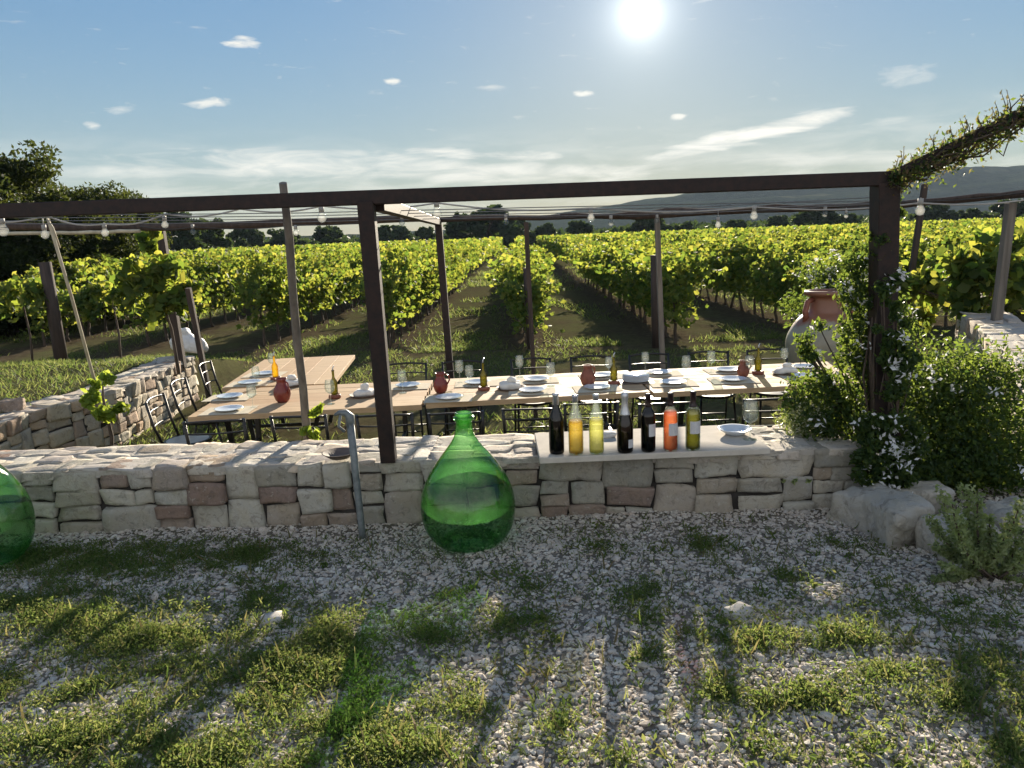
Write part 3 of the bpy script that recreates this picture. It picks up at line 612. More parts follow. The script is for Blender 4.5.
# ---------------------------------------------------------------- string lights
def bulb_string(label, cable, bulbs, Y_, mat, drop):
    e = empty('string_lights', (0,0,0), label, 'string lights'); m_ = MB(); pts_ = [D(x, y, Y_) for x, y in cable]; q = []
    for a, b in zip(pts_, pts_[1:]):
        for k in range(8): t_ = k/8; q.append(a.lerp(b, t_)-Vector((0, 0, .03*math.sin(t_*math.pi))))
    q.append(pts_[-1]); m_.tube(q, .006, 6); m_.build('cable', M[mat], e)
    for px, py, s in bulbs:
        c = D(px, py, Y_); zc = np.interp(c.x, [w.x for w in q], [w.z for w in q]); br = .028*s; top = c.z+.045*s
        m_ = MB(); prof = [(0,-br)]+[(br*math.sin(a_), -br*math.cos(a_)) for a_ in np.linspace(.25, 2.3, 8)]+[(.013*s,.04*s)]; m_.lathe(prof, (0,0,0), 14); bo = m_.build('bulb', M['bulb'], e); bo.location = c
        m_ = MB(); m_.tube([(0,0,.036*s),(0,0,.075*s)], .016*s, 10); m_.tube([(0,0,.07*s),(0,0,max(.08*s, zc-c.z))], .004, 5); m_.build('socket', M['cable'], bo)
    return e
bulb_string('string of large bulbs hanging from pale cable in the middle of the pergola', [(-30,219),(47,216),(105,224),(165,214),(240,209),(322,206),(437,203),(591,208),(754,207),(920,203),(1050,196)], [(3,231,1.25),(45,235,.9),(105,233,.85),(165,225,.8),(322,218,1.1),(437,213,1.1),(591,218,.85),(754,216,.9),(920,211,1.1)], 5.2, 'cable', .1)
bulb_string('string of small bulbs hanging along the dark rear rail', [(140,226),(193,227),(296,225),(402,217),(506,216),(611,214),(657,213),(718,210),(825,206),(900,202),(1040,190)], [(193,232,1.05),(296,233,1.1),(402,223,1.1),(506,222,1.1),(611,223,1.1),(657,221,.9),(718,225,1.1),(825,214,1.1),(846,216,.8)], 8.3, 'darkcable', .1)
# ---------------------------------------------------------------- tables
def table(name, label, corners, cat_='table', n=6):
    """corners: near-left, near-right, far-right, far-left (x,y); planks run near-left -> near-right"""
    e = empty(name, (sum(c[0] for c in corners)/4, sum(c[1] for c in corners)/4, FLOOR), label, cat_, 'plank tables set end to end'); c0 = e.location
    a, b, c, d = (Vector((x, y, TAB))-c0 for x, y in corners); m_ = MB()
    for i in range(n):
        t0, t1 = i/n, (i+1)/n; p = a.lerp(d, (t0+t1)/2); q = b.lerp(c, (t0+t1)/2); w = ((d-a).length)/n-.005
        m_.beam(p+Vector((0,0,-.022+random.uniform(-.002,.002))), q+Vector((0,0,-.022+random.uniform(-.002,.002))), w, .044, .0015)
    m_.build('tabletop', M['plank'], e)
    for k, s in ((.14,1), (.86,1)):
        A = a.lerp(b, k); Dd = d.lerp(c, k); 
        for sgn, (p, q) in enumerate(((A, Dd), (Dd, A))):
            top = p.lerp(q, .12); foot = p.lerp(q, .2+.1*(sgn == 0)); m_ = MB(); m_.beam(Vector((foot.x, foot.y, 0)), Vector((top.x, top.y, TAB-c0.z-.05)), .045, .03); m_.build('leg', M['black_metal'], e)
        m_ = MB(); p = A.lerp(Dd, .14); q = A.lerp(Dd, .86); m_.beam(Vector((p.x, p.y, .3)), Vector((q.x, q.y, .3)), .03, .03); m_.beam(Vector((p.x, p.y, .69)), Vector((q.x, q.y, .69)), .04, .03); m_.build('crossbar', M['black_metal'], e)
    return e
table('plank_table', 'long plank table at the left, ending at the stone retaining wall', [(-2.60,5.92),(-.75,6.06),(-.75,7.12),(-2.66,7.08)])
table('plank_table', 'middle plank table behind the green demijohn and yellow bottles', [(-.72,6.10),(1.15,6.21),(1.13,7.26),(-.72,7.18)])
table('plank_table', 'right plank table whose end runs into the flowering bush', [(1.17,6.17),(3.15,6.28),(3.12,7.33),(1.16,7.23)])
table('plank_table', 'bare plank table standing behind the left table and pointing to the vines', [(-1.72,7.18),(-1.86,9.0),(-2.92,8.9),(-2.78,7.15)])
# chairs
ch = empty('metal_chair', (0,0,0), 'x', 'chair', 'black metal chairs around the tables')
m_ = MB(); m_.lathe([(.0,.462),(.165,.464),(.188,.458),(.192,.448),(.18,.44),(0,.438)], n=26); m_.build('seat', M['seat'], ch)
m_ = MB(); m_.lathe([(.193,.462),(.2,.452),(.193,.436),(.186,.44),(.186,.46)], n=26); m_.build('seat_frame', M['black_metal'], ch)
for s in (-1, 1):
    m_ = MB(); m_.tube([(s*.16,.13,.44),(s*.18,.2,0)], .011, 7); m_.build('leg', M['black_metal'], ch)
    m_ = MB(); m_.tube([(s*.175,-.15,.46),(s*.185,-.24,0)], .011, 7); m_.build('leg', M['black_metal'], ch)
m_ = MB()
for s in (-1, 1): m_.tube([(s*.175,-.13,.44),(s*.195,-.19,.62),(s*.2,-.23,.84)], .012, 7)
def arc(z, y, dz): return [(x, y-.035*(1-(x/.2)**2), z+dz*.4*(1-(x/.2)**2)) for x in np.linspace(-.198, .198, 9)]
m_.tube(arc(.825,-.228,.03), .010, 7); m_.tube(arc(.74,-.212,.0), .007, 6); m_.tube(arc(.62,-.19,0), .007, 6); m_.build('backrest', M['black_metal'], ch)
m_ = MB(); m_.tube([(-.18,-.2,.2),(.18,-.2,.2)], .007, 6); m_.build('stretcher', M['black_metal'], ch); m_ = MB(); m_.tube([(-.175,.17,.22),(.175,.17,.22)], .007, 6); m_.build('stretcher', M['black_metal'], ch)
PI = math.pi
for (x, y, rz, lb, s) in (
 (-2.2,5.62,.1,'black chair at the near left corner of the tables, facing away from the low wall',1),(-1.62,5.85,-.05,'black chair in shade just left of the leaning grey pole',.95),(-.98,5.86,0,'black chair at the near side partly hidden by the front pergola post',.93),
 (-.46,6.02,.05,'black chair tucked under the table behind the neck of the green demijohn',.88),(.14,6.06,-.04,'black chair tucked under the table left of the darkest wine bottle',.88),(.62,6.1,0,'black chair tucked in behind the two yellow bottles',.9),(1.18,6.0,.06,'black chair tucked in behind the rose wine bottle',.9),
 (1.92,5.72,.02,'black chair with a low pale seat standing out behind the plate on the stone slab',.98),(2.36,5.7,-.1,'black chair half covered by the flowering bush',.98)):
    place(ch, (x, y, FLOOR), lb, rz, s=(1.05, 1, s))
for (px, rz, lb) in ((406,0,'black chair on the far side just right of the front pergola post'),(532,.05,'black chair on the far side behind the folded napkin'),(590,-.04,'black chair on the far side behind the brown jug'),(650,.03,'black chair on the far side in front of the pale rear pole'),(709,0,'black chair on the far side opposite the rose bottle'),(767,-.03,'black chair on the far side left of the giant clay jar'),(462,0,'black chair on the far side by the rear pergola post')):
    q = D(px, 365, 7.62); place(ch, (q.x, 7.42, FLOOR), lb, PI+rz)
for (px, py, Y_, lb) in ((186,425,6.35,'black chair nearest the camera on the left end of the tables'),(205,400,7.15,'black chair in the middle of the three along the left end'),(228,378,8.2,'black chair farthest back of the three along the left end')):
    q = D(px, py, Y_); place(ch, (q.x-.0, Y_, FLOOR), lb, -PI/2+.08)
# ---------------------------------------------------------------- tableware
def lathe_thing(name, prof, mat, cat_, group, n=28):
    m_ = MB(); m_.lathe(prof, n=n); o = m_.build(name, M[mat]); tag(o, 'x', cat_, group); return o
plate = lathe_thing('dinner_plate', [(0,.004),(.055,.003),(.062,0),(.068,.004),(.112,.018),(.114,.022),(.108,.021),(.07,.009),(.05,.007),(0,.007)], 'ceramic', 'plate', 'plates on the tables')
m_ = MB(); m_.box((0,0,0), (.40,.29,.0025)); mat_ = m_.build('paper_placemat', M['mat']); tag(mat_, 'x', 'placemat', 'paper placemats under the plates')
gl = empty('wine_glass', (0,0,0), 'x', 'wine glass', 'wine glasses on the tables')
m_ = MB(); m_.lathe([(.004,.085),(.018,.09),(.034,.105),(.040,.13),(.038,.16),(.031,.195),(.0295,.195),(.036,.16),(.038,.13),(.032,.107),(.016,.093),(0,.089)], n=24); m_.build('bowl', M['clear'], gl)
m_ = MB(); m_.lathe([(.033,0),(.033,.002),(.008,.006),(.0042,.012),(.0038,.08),(.006,.087)], n=18); m_.build('stem', M['clear'], gl)
spots = [(229,411,'nearest the front left corner of the tables'),(230,398,'second back along the left table end'),(250,384,'third back along the left table end'),(265,375,'farthest back along the left table end'),(408,387,'just right of the front pergola post'),(449,399,'right in front of the small red jug'),(477,384,'behind and left of the middle oil bottle'),(532,392,'above the darkest wine bottle'),(536,381,'on the far side left of the brown jug'),
 (597,389,'near side just right of the brown jug'),(601,377,'on the far side near the brown jug'),(657,372,'on the far side beside the pile of plates'),(673,384,'near side above the rose wine bottle'),(725,370,'on the far side left of the clay jug at right'),(733,381,'near side left of the clay jug at right'),(799,366,'on the far side in front of the giant clay jar'),(806,378,'near side closest to the flowering bush')]
for px, py, w in spots:  # each setting: mat and plate
    q = G(px, py, TAB); q.y = min(q.y, 7.0) if px > 300 else q.y; place(mat_, (q.x, q.y, TAB+.0045), 'placemat under the plate '+w, random.gauss(0,.03)); place(plate, (q.x, q.y, TAB+.006), 'pale plate '+w)
for px, py, w in [(253,408,'nearest the left table corner'),(257,386,'left of the large red jug'),(273,372,'beside the yellow oil bottle at the far left'),(331,404,'just right of the leaning grey pole'),(403,393,'just right of the front pergola post'),(460,383,'on the far side right of the small red jug'),(470,387,'between the small red jug and the oil bottle'),(520,377,'on the far side by the folded napkin'),(551,386,'low on the table above the yellow bottle'),
  (609,377,'beside the tall oil bottle right of the brown jug'),(644,371,'on the far side in front of the pale rear pole'),(686,379,'above the rose bottle'),(711,373,'on the far side between the pale pole and the clay jug'),(749,378,'touching the clay jug at right'),(784,368,'tallest, on the far side left of the giant clay jar'),(817,372,'in front of the giant clay jar')]:
    q = G(px, py, TAB); q.y = min(q.y, 7.12) if px > 300 else q.y; place(gl, (q.x, q.y, TAB+.002), 'clear wine glass '+w, s=random.uniform(.95,1.08))
jprof = [(.036,0),(.052,.02),(.064,.06),(.062,.09),(.042,.13),(.034,.145),(.036,.165),(.044,.18),(.040,.18),(.031,.16),(.029,.145),(.03,.12),(0,.11)]
def jug(px, py, mat, label, s=1):
    q = G(px, py, TAB); e = empty('clay_jug', (q.x, q.y, TAB), label, 'jug', 'jugs on the tables'); m_ = MB(); m_.lathe([(r*s, z*s) for r, z in jprof], n=26); m_.build('body', M[mat], e)
    m_ = MB(); m_.tube([(.036*s,0,.165*s),(.075*s,0,.15*s),(.08*s,0,.11*s),(.06*s,0,.075*s)], .007, 7); m_.build('handle', M[mat], e); e.rotation_euler.z = random.uniform(-1,1)
jug(283,402,'redglaze','large round red jug left of the leaning grey pole',1.15); jug(441,393,'redglaze','small bright red jug above the green demijohn'); jug(588,386,'terracotta','brown terracotta jug above the pale yellow bottle',1.05); jug(743,377,'terracotta','dull clay jug with a stopper on the right table',.85)
def oil(px, py, label, mat='oil'):
    q = G(px, py, TAB); e = empty('oil_bottle', (q.x, q.y, TAB), label, 'oil bottle', 'oil bottles on clay saucers'); m_ = MB(); m_.lathe([(.028,.035),(.031,.045),(.031,.135),(.026,.155),(.013,.175),(.010,.19),(.010,.232),(.013,.236),(.013,.244),(0,.244)], n=18); m_.build('body', M[mat], e)
    m_ = MB(); m_.lathe([(.05,.0),(.055,.008),(.05,.03),(.045,.034),(.04,.03),(0,.03)], n=20); m_.build('clay_saucer', M['terracotta'], e); m_ = MB(); m_.tube([(0,0,.24),(0,0,.262),(.012,0,.285)], [.009,.005,.0035], 8); m_.build('pourer', M['foil_w'], e)
oil(276,380,'yellow oil bottle in a clay saucer at the far end of the left table'); oil(335,398,'dark oil bottle just right of the leaning grey pole','oildark'); oil(484,390,'green oil bottle in a clay saucer above the demijohn','oildark'); oil(614,384,'dark oil bottle with bright pourer right of the brown jug','oildark'); oil(758,374,'dark oil bottle beside the clay jug at right','oildark')
def napkin(px, py, label, tray=True):
    q = G(px, py, TAB); e = empty('napkin_tray', (q.x, q.y, TAB), label, 'tray', 'napkin trays on the tables')
    if tray: m_ = MB(); m_.lathe([(.0,.003),(.10,.003),(.125,.02),(.13,.02),(.105,.0)][::-1], n=24); m_.build('tray', M['dish'], e)
    p_, q_ = stone((.085,.065,.03), .8, .12, .12, 6); o = obj_np('folded_napkin', p_+np.array([0,0,.035]), q_, M['cloth'], e, True); p_, q_ = stone((.04,.035,.028), .9, .1, .15, 6); obj_np('napkin_knot', p_+np.array([.01,0,.08]), q_, M['cloth'], e, True)
napkin(291,386,'white bundled napkin on a tray behind the large red jug'); napkin(364,396,'white bundled napkin on a tray left of the front pergola post'); napkin(511,389,'white bundled napkin on a dark tray right of the green oil bottle'); napkin(786,374,'small white bundle on a dark tray at the right table')
q = G(636,382,TAB); e = empty('plate_stack', (q.x, q.y, TAB), 'pile of green grey plates and a dark tray above the champagne bottle', 'plates'); m_ = MB()
for k in range(5): m_.lathe([(0,.004+k*.012),(.06,.002+k*.012),(.12,.012+k*.012),(.12,.016+k*.012),(0,.008+k*.012)], (random.gauss(0,.003),0,.008), 24)
m_.build('plates', M['ceramic'], e); m_ = MB(); m_.box((0,-.01,.004), (.3,.22,.008), None, .002); m_.build('dark_tray', M['dish'], e)
# ---------------------------------------------------------------- slab with bottles
m_ = MB(); sl0, sl1 = G(539,461,.345).x, G(779,457,.345).x; m_.box(((sl0+sl1)/2, 3.93, .337), (sl1-sl0, .50, .032), Matrix.Rotation(.015, 3, 'Z'), .003); o = m_.build('stone_slab', M['slab']); tag(o, 'pale flat stone slab lying on the low wall under the wine bottles', 'slab')
ST = .354
bord = [(.0,.004),(.030,.0),(.0365,.006),(.0375,.02),(.0375,.185),(.034,.205),(.02,.228),(.0145,.245),(.014,.295),(.0155,.296),(.0155,.303),(0,.303)]
slim = [(.0,.004),(.030,.0),(.037,.006),(.038,.02),(.038,.165),(.034,.19),(.022,.222),(.0155,.25),(.014,.292),(.016,.296),(.016,.305),(0,.305)]
champ = [(.0,.004),(.034,.0),(.041,.008),(.0425,.03),(.0425,.13),(.037,.165),(.026,.205),(.018,.24),(.0155,.28),(.018,.292),(.018,.312),(.012,.318),(0,.319)]
def clip_prof(prof, z0, z1, g_=0.0):
    zs = [p[1] for p in prof]; rs = [p[0] for p in prof]; pts_ = [(float(np.interp(z0, zs[1:], rs[1:]))+g_, z0)]+[(r+g_, z) for r, z in prof if z0 < z < z1 and r > 0]+[(float(np.interp(z1, zs[1:-1], rs[1:-1]))+g_, z1)]; return pts_
def bottle(px, py, prof, mat, label, fill=None, foil='foil_d', foilz=.22, lab=None, s=1, glass='clear', rz=0):
    q = G(px, py, ST); e = empty('wine_bottle', (q.x, max(q.y, 3.72), ST), label, 'wine bottle', 'wine bottles lined up on the stone slab', rz); e.scale = (s,)*3
    m_ = MB(); m_.lathe(prof, n=32); m_.build('glass_body', M['bottle' if fill else mat], e)
    if fill: m_ = MB(); pr_ = clip_prof(prof, .008, fill, -.003); m_.lathe([(0,.008)]+pr_+[(0, fill)], n=28); m_.build('wine', M[mat], e)
    m_ = MB(); pr_ = clip_prof(prof, foilz, prof[-1][1]-.0005, .0008); m_.lathe(pr_+[(0, pr_[-1][1]+.002)], n=24); m_.build('foil_cap', M[foil], e)
    if lab:
        z0, z1, a0, a1 = lab; m_ = MB(); vs = []; fs = []; n = 12
        for i in range(n+1):
            a_ = math.radians(a0+(a1-a0)*i/n); r = np.interp((z0+z1)/2, [p[1] for p in prof][1:-1], [p[0] for p in prof][1:-1])+.0012; vs += [(r*math.cos(a_), r*math.sin(a_), z0), (r*math.cos(a_), r*math.sin(a_), z1)]
        m_.add(vs, [(2*i, 2*i+2, 2*i+3, 2*i+1) for i in range(n)], True); lo = m_.build('paper_label', M['label'], e)
bottle(557,453,slim,'blackglass','darkest slim bottle with a pale neck, first from the left on the slab',None,'foil_w',.25,None,1.02)
bottle(577,456,slim,'yellow','clear bottle of golden yellow wine with no label',.175,'foil_w',.27,None,1.0)
bottle(598,456,slim,'paleyellow','clear bottle of pale yellow wine beside the golden one',.18,'foil_w',.275,None,1.0)
bottle(627,455,champ,'darkglass','dark sparkling wine bottle with silver foil neck',None,'foil_w',.20,(.03,.075,-75,-25),.97)
bottle(651,455,bord,'blackglass','black wine bottle with a small pale square label',None,'foil_d',.235,(.085,.15,-95,-25),.98)
bottle(675,456,bord,'rose','orange rose wine bottle with a grey label and dark cap',.21,'foil_d',.235,(.085,.15,-115,-30),.98)
bottle(697,454,bord,'olive','olive green wine bottle with a grey label at the right of the row',.215,'foil_d',.225,(.09,.155,-125,-30),.99,'darkglass' if 0 else 'clear')
q = G(743,441,ST); m_ = MB(); m_.lathe([(0,.006),(.05,.0),(.056,.008),(.088,.03),(.09,.034),(.084,.032),(.05,.014),(0,.012)], n=30); o = m_.build('shallow_bowl', M['ceramic']); o.location = (q.x, 3.98, ST); tag(o, 'white shallow bowl alone on the right part of the stone slab', 'bowl')
q = G(765,452,ST); c = copy_tree(gl); c.location = (q.x, 3.86, ST); c.scale = (1.05,)*3; c['label'] = 'large clear wine glass on the stone slab beside the white bowl'; del c['group']
q = G(613,442,ST); p_, q_ = stone((.035,.022,.012), .5, .2, .15, 6); o = obj_np('crumpled_napkin', p_, q_, M['cloth'], None, True); o.location = (q.x, 4.02, ST+.012); tag(o, 'small crumpled pale napkin on the slab behind the yellow bottles', 'napkin')
# dish on wall
q = G(338,460,WT+.02); m_ = MB(); m_.lathe([(.03,0),(.05,.004),(.088,.032),(.092,.036),(.086,.036),(.05,.014),(0,.01)], n=30); o = m_.build('clay_dish', M['dish']); o.location = (q.x, 3.88, WT+.016); tag(o, 'dark shallow clay dish on the wall beside the grey stake', 'dish')
# grey stake
mb = MB(); a = D(350,420,3.7); b = D(362,531,3.66); mb.tube([b+Vector((0,0,-.05)), b, a.lerp(b,.5), a], [.017,.017,.018,.02], 10); o = mb.build('metal_stake', M['grey_metal']); tag(o, 'grey metal stake with a bent hooked top standing in front of the wall', 'stake')
m_ = MB(); m_.tube([a+Vector((0,0,-.06)), a+Vector((0,0,.02)), a+Vector((-.02,0,.038)), a+Vector((-.05,0,.04)), a+Vector((-.075,0,.028))], [.02,.024,.018,.012,.007], 9); m_.tube([a+Vector((-.045,0,.03)), a+Vector((-.06,0,-.03)), a+Vector((-.03,0,-.06))], .008, 7); m_.build('hook_head', M['grey_metal'], o)
# ---------------------------------------------------------------- demijohns
dj = [(.0,.03),(.06,.028),(.13,.0),(.165,.02),(.198,.075),(.213,.14),(.216,.2),(.207,.265),(.187,.325),(.158,.385),(.122,.44),(.086,.49),(.06,.53),(.044,.565),(.038,.6),(.037,.635),(.046,.64),(.047,.655),(.038,.66),(.040,.672),(.030,.672),(.030,.6)]
from itertools import chain
def smooth_prof(p, k=3):
    out = []
    for i in range(len(p)-1):
        p0, p1, p2, p3 = p[max(0,i-1)], p[i], p[i+1], p[min(len(p)-1,i+2)]
        for j in range(k):
            t_ = j/k; out.append(tuple(max(0, .5*((2*p1[c])+(-p0[c]+p2[c])*t_+(2*p0[c]-5*p1[c]+4*p2[c]-p3[c])*t_**2+(-p0[c]+3*p1[c]-3*p2[c]+p3[c])*t_**3)) for c in (0,1)))
    return out+[p[-1]]
m_ = MB(); m_.lathe(smooth_prof(dj), n=56); dm = m_.mesh('demijohn', M['demijohn'])
o = link(bpy.data.objects.new('demijohn', dm)); o.location = (-.235,3.50,.0); o.scale = (1.06,1.06,.95); tag(o, 'big green glass demijohn standing in front of the wall, left of the wine bottles', 'demijohn', 'green glass demijohns')
o = link(bpy.data.objects.new('demijohn', dm)); q = D(-30,505,3.44); o.location = (q.x,3.5,.0); o.rotation_euler.z = 1; tag(o, 'green glass demijohn cut off by the left edge of the picture', 'demijohn', 'green glass demijohns')
# giant jar
q = D(826,293,8.6); e = empty('storage_jar', (q.x, 8.6, FLOOR), 'giant pale clay jar with a red terracotta neck and rim beyond the right table', 'storage jar')
m_ = MB(); m_.lathe(smooth_prof([(.16,0),(.2,.1),(.31,.35),(.40,.62),(.41,.78),(.35,.93),(.27,1.04),(.185,1.1),(.165,1.2),(.17,1.26),(.225,1.29),(.235,1.315),(.225,1.335),(.18,1.335),(.14,1.28),(.14,1.15)]), n=44, wob=.01); m_.build('jar_body', M['jar'], e)
for s in (-1, 1): m_ = MB(); m_.tube([(s*.17,-.06,1.25),(s*.235,-.08,1.22),(s*.26,-.09,1.12),(s*.25,-.09,.99)], [.03,.032,.032,.04], 9); m_.build('handle', M['terracotta'], e)
# white sack
e = empty('sack', G(186,352,.02), 'bulging white sack on the far end of the left retaining wall', 'sack')
for k, (dx, dz, h) in enumerate(((0,.12,(.2,.14,.12)),(.17,.09,(.12,.12,.11)),(-.02,.27,(.11,.09,.08)))): p_, q_ = stone(h, .85, .1, .12, 12); obj_np('sack_lump', p_+np.array([dx,0,dz]), q_, M['plastic_bag'], e, True)
# ---------------------------------------------------------------- bushes
def bush(name, label, cat_, blobs, n, size, mat, tm='leaf', flowers=None, stems=True, root=None, group=None, bias=(0,0,.4)):
    """blobs: (x,y,z,rx,ry,rz,weight)"""
    rt = Vector(root) if root else Vector((blobs[0][0], blobs[0][1], 0)); e = empty(name, rt, label, cat_, group); W = np.array([b[6] for b in blobs]); W = W/W.sum(); P = []; mb = MB(); Ct = []
    for b, w in zip(blobs, W):
        k = int(n*w); nc = max(4, k//55); cc = np.array(b[:3])+norm(RG.normal(size=(nc,3)))*(RG.random((nc,1))**.38)*np.array(b[3:6]); sp = min(b[3:6])*.27
        P.append((cc[RG.integers(0, nc, k)]+RG.normal(0, sp, (k,3)))); Ct.append(cc)
        if stems is True:
            for c in cc[::max(1, nc//7)]: mid = (Vector(c)+rt)/2+Vector((random.gauss(0,.03), random.gauss(0,.03), .03)); mb.tube([Vector((0,0,0)), mid-rt, Vector(c)-rt], [.008,.006,.003], 5)
    if stems == 'trunk':
        c = Vector(blobs[0][:3]); mb.tube([Vector((0,0,-.03)), (c-rt)*.5+Vector((.03,.02,0)), c-rt, c-rt+Vector((.02,0,blobs[0][5]*.7))], [.022,.018,.012,.005], 7)
    P = np.concatenate(P)-np.array(rt); v, f = leaves(P, size, tm, bias); obj_np('foliage', v, f, M[mat], e)
    if mb.v: mb.build('stems', M['bark'], e)
    if flowers:
        fm, nf, fs, per = flowers; C = np.concatenate(Ct)-np.array(rt); scr = -P[:,1]*1.2+P[:,2]*.5+RG.normal(0,.07,len(P)); out = P[np.argsort(scr)[-len(P)//4:]]; out = out[RG.integers(0, len(out), nf)]; ctr = np.array([0,0,0]); FP = []
        for c in out: FP.append(c+np.array([0,-.03,.02])+RG.normal(0, fs*.62, (per,3)))
        v, f = leaves(np.concatenate(FP), fs, 'leaf', (0,-.5,.5)); o = obj_np('blossoms', v, f, M[fm], e); o['kind'] = 'stuff'
    return e
bush('flowering_bush', 'large dark green bush with white star flowers climbing the right pergola post', 'bush', [(2.1,4.05,.42,.42,.28,.42,5),(2.55,4.15,.42,.32,.25,.36,4),(2.5,3.95,.14,.38,.2,.2,3.4),(1.95,4.0,.08,.42,.22,.2,2),(1.68,4.05,.48,.16,.16,.2,1.2),(1.85,3.98,1.0,.13,.11,.36,1.7),(2.85,4.2,.15,.32,.2,.32,2.2),(1.66,4.1,.82,.07,.08,.13,.3),(2.05,4.1,.9,.14,.14,.16,.7),(2.0,3.85,.1,.3,.16,.13,1.5),(1.86,3.66,.32,.17,.07,.26,2.4),(1.9,3.66,.72,.09,.05,.2,.9),(1.86,3.7,1.0,.08,.04,.2,.5)], 42000, .033, 'bush_leaf', flowers=('petal', 85, .030, 8), root=(2.1,4.05,0))
bush('flowering_shrub', 'small pale flowering shrub spilling over the wall end beside the stone slab', 'shrub', [(1.62,4.12,.38,.17,.14,.09,1)], 1700, .022, 'shrub_leaf', flowers=('pale_flower', 130, .014, 4), root=(1.62,4.15,.28))
bush('climbing_plant', 'leafy twining plant on the shaft of the right pergola post', 'climber', [(1.87,3.82,1.25,.06,.06,.35,1),(1.93,3.8,1.52,.07,.05,.1,.5)], 900, .03, 'bush_leaf', root=(1.9,3.85,.2))
e = empty('leafy_shrub', (1.88,2.84,.05), 'light green shrub of upright fleshy leaved stems at the lower right edge', 'shrub'); st = MB(); PL = []
for (px, py) in [(941,489),(966,486),(977,492),(929,516),(952,503),(990,516),(1004,538),(1021,500),(1024,530),(936,545),(960,530),(975,520),(1010,520),(945,565),(935,580),(965,560),(985,550),(1000,575),(1018,565),(950,592),(970,585),(990,595),(1012,600),(940,605),(1035,545),(1045,520),(1040,590),(958,515),(1030,610),(965,612)]:
    tip = D(px, py, random.uniform(2.68,2.95))-Vector((1.88,2.84,.05)); c0_ = Vector((random.gauss(0,.03), random.gauss(0,.03), 0)); mid = Vector((tip.x*.75, tip.y*.75, tip.z*.35)); L_ = 34
    pts_ = [c0_*(1-q)**2+mid*2*q*(1-q)+tip*q*q for q in np.linspace(0,1,7)]; st.tube(pts_, [.006,.0055,.005,.0045,.004,.003,.002], 5)
    for k in range(300):
        q = random.uniform(.22,1.0); p_ = c0_*(1-q)**2+mid*2*q*(1-q)+tip*q*q; a_ = random.uniform(0,6.283); r_ = random.uniform(.006,.03); PL.append((p_.x+r_*math.cos(a_), p_.y+r_*math.sin(a_), p_.z+random.uniform(-.004,.01)))
st.build('stems', M['bark'], e); v, f = leaves(PL, .023, 'leaf', (0,0,.2)); obj_np('foliage', v, f, M['shrub_leaf'], e)
bush('white_flower_bush', 'bush with a spray of white flowers at the vineyard edge left of the right post', 'bush', [(3.95,9.6,.45,.42,.3,.55,2),(4.2,9.5,.75,.3,.2,.2,1)], 4200, .06, 'bush_leaf', flowers=('petal', 60, .045, 7), root=(4.0,9.6,FLOOR))
bush('broad_leaf_bush', 'sunlit broad leaved bush above the right boulder wall', 'bush', [(6.0,9.6,.75,.5,.35,.5,2),(7.1,10.5,.75,.55,.4,.55,2),(7.9,11.5,.7,.6,.5,.5,1.6),(5.6,10.6,.5,.35,.3,.45,1)], 3600, .12, 'vine_leaf', 'vine', root=(6.3,10,.15))
bush('wall_sprig', 'small yellow green sprig growing out of the low wall near its right end', 'sprig', [(1.42,3.73,.16,.10,.015,.012,1)], 60, .028, 'shrub_leaf', root=(1.42,3.75,.15), stems=False)
bush('young_vine', 'bright young vine leaves round the cane against the left retaining wall', 'young vine', [(D(103,398,6.9).x,6.9,D(103,398,6.9).z,.15,.1,.22,1)], 460, .055, 'vine_leaf_pale', 'vine', stems='trunk', root=(D(108,450,6.9).x,6.9,FLOOR))
bush('young_vine', 'bright young vine leaves at the foot of the leaning grey pole', 'young vine', [(D(308,432,4.5).x,4.5,D(308,434,4.5).z,.06,.05,.05,1),(D(316,412,4.5).x,4.5,D(316,410,4.5).z,.04,.03,.04,.6)], 60, .045, 'vine_leaf_pale', 'vine', stems='trunk', root=(D(312,440,4.5).x,4.5,FLOOR))
c1 = D(172,285,9.6); bush('trained_vine', 'large sunlit vine climbing the dark wooden post above the white sack', 'vine', [(c1.x,9.2,c1.z,.28,.25,.38,3),(c1.x-.25,9.2,c1.z+.1,.18,.18,.25,1),(c1.x+.22,9.3,c1.z-.2,.2,.15,.28,1.4),(c1.x-.02,9.2,c1.z+.55,.12,.1,.2,.5)], 1100, .10, 'vine_leaf', 'vine', stems='trunk', root=(D(176,350,9.2).x,9.2,-.02))
for px, py, Y_, lb, n_ in ((22,300,13,'sunlit vine with a stout dark stake at the far left edge',240),(112,300,13.5,'loose sunlit vine between the cane and the dark post',220),(78,305,15,'shaded vine just right of the stout dark stake',200)):
    c = D(px, py, Y_); bush('loose_vine', lb, 'vine', [(c.x,Y_,c.z,.42,.3,.42,2),(c.x+.3,Y_,c.z+.1,.25,.2,.25,1)], n_*2, .10, 'vine_leaf', 'vine', stems='trunk', root=(c.x,Y_,gz(c.x,Y_)))
for px, py0, py1, Y_, r, lb in ((45,262,352,13,.11,'stout dark stake among the vines at far left'),(655,255,352,13.6,.09,'thick dark end post of the vine row behind the pale rear pole'),(525,268,345,13.7,.04,'thin end stake of the middle vine row'),(868,268,330,12.4,.05,'dark stake among the vines left of the right post')):
    a = D(px, py0, Y_); zb = gz(a.x, Y_); m_ = MB(); m_.tube([(a.x+.03,Y_,zb-.05),(a.x,Y_,a.z)], [r, r*.9], 9); tag(m_.build('vineyard_stake', M['darkwood']), lb, 'stake', 'stakes at the vine row ends')
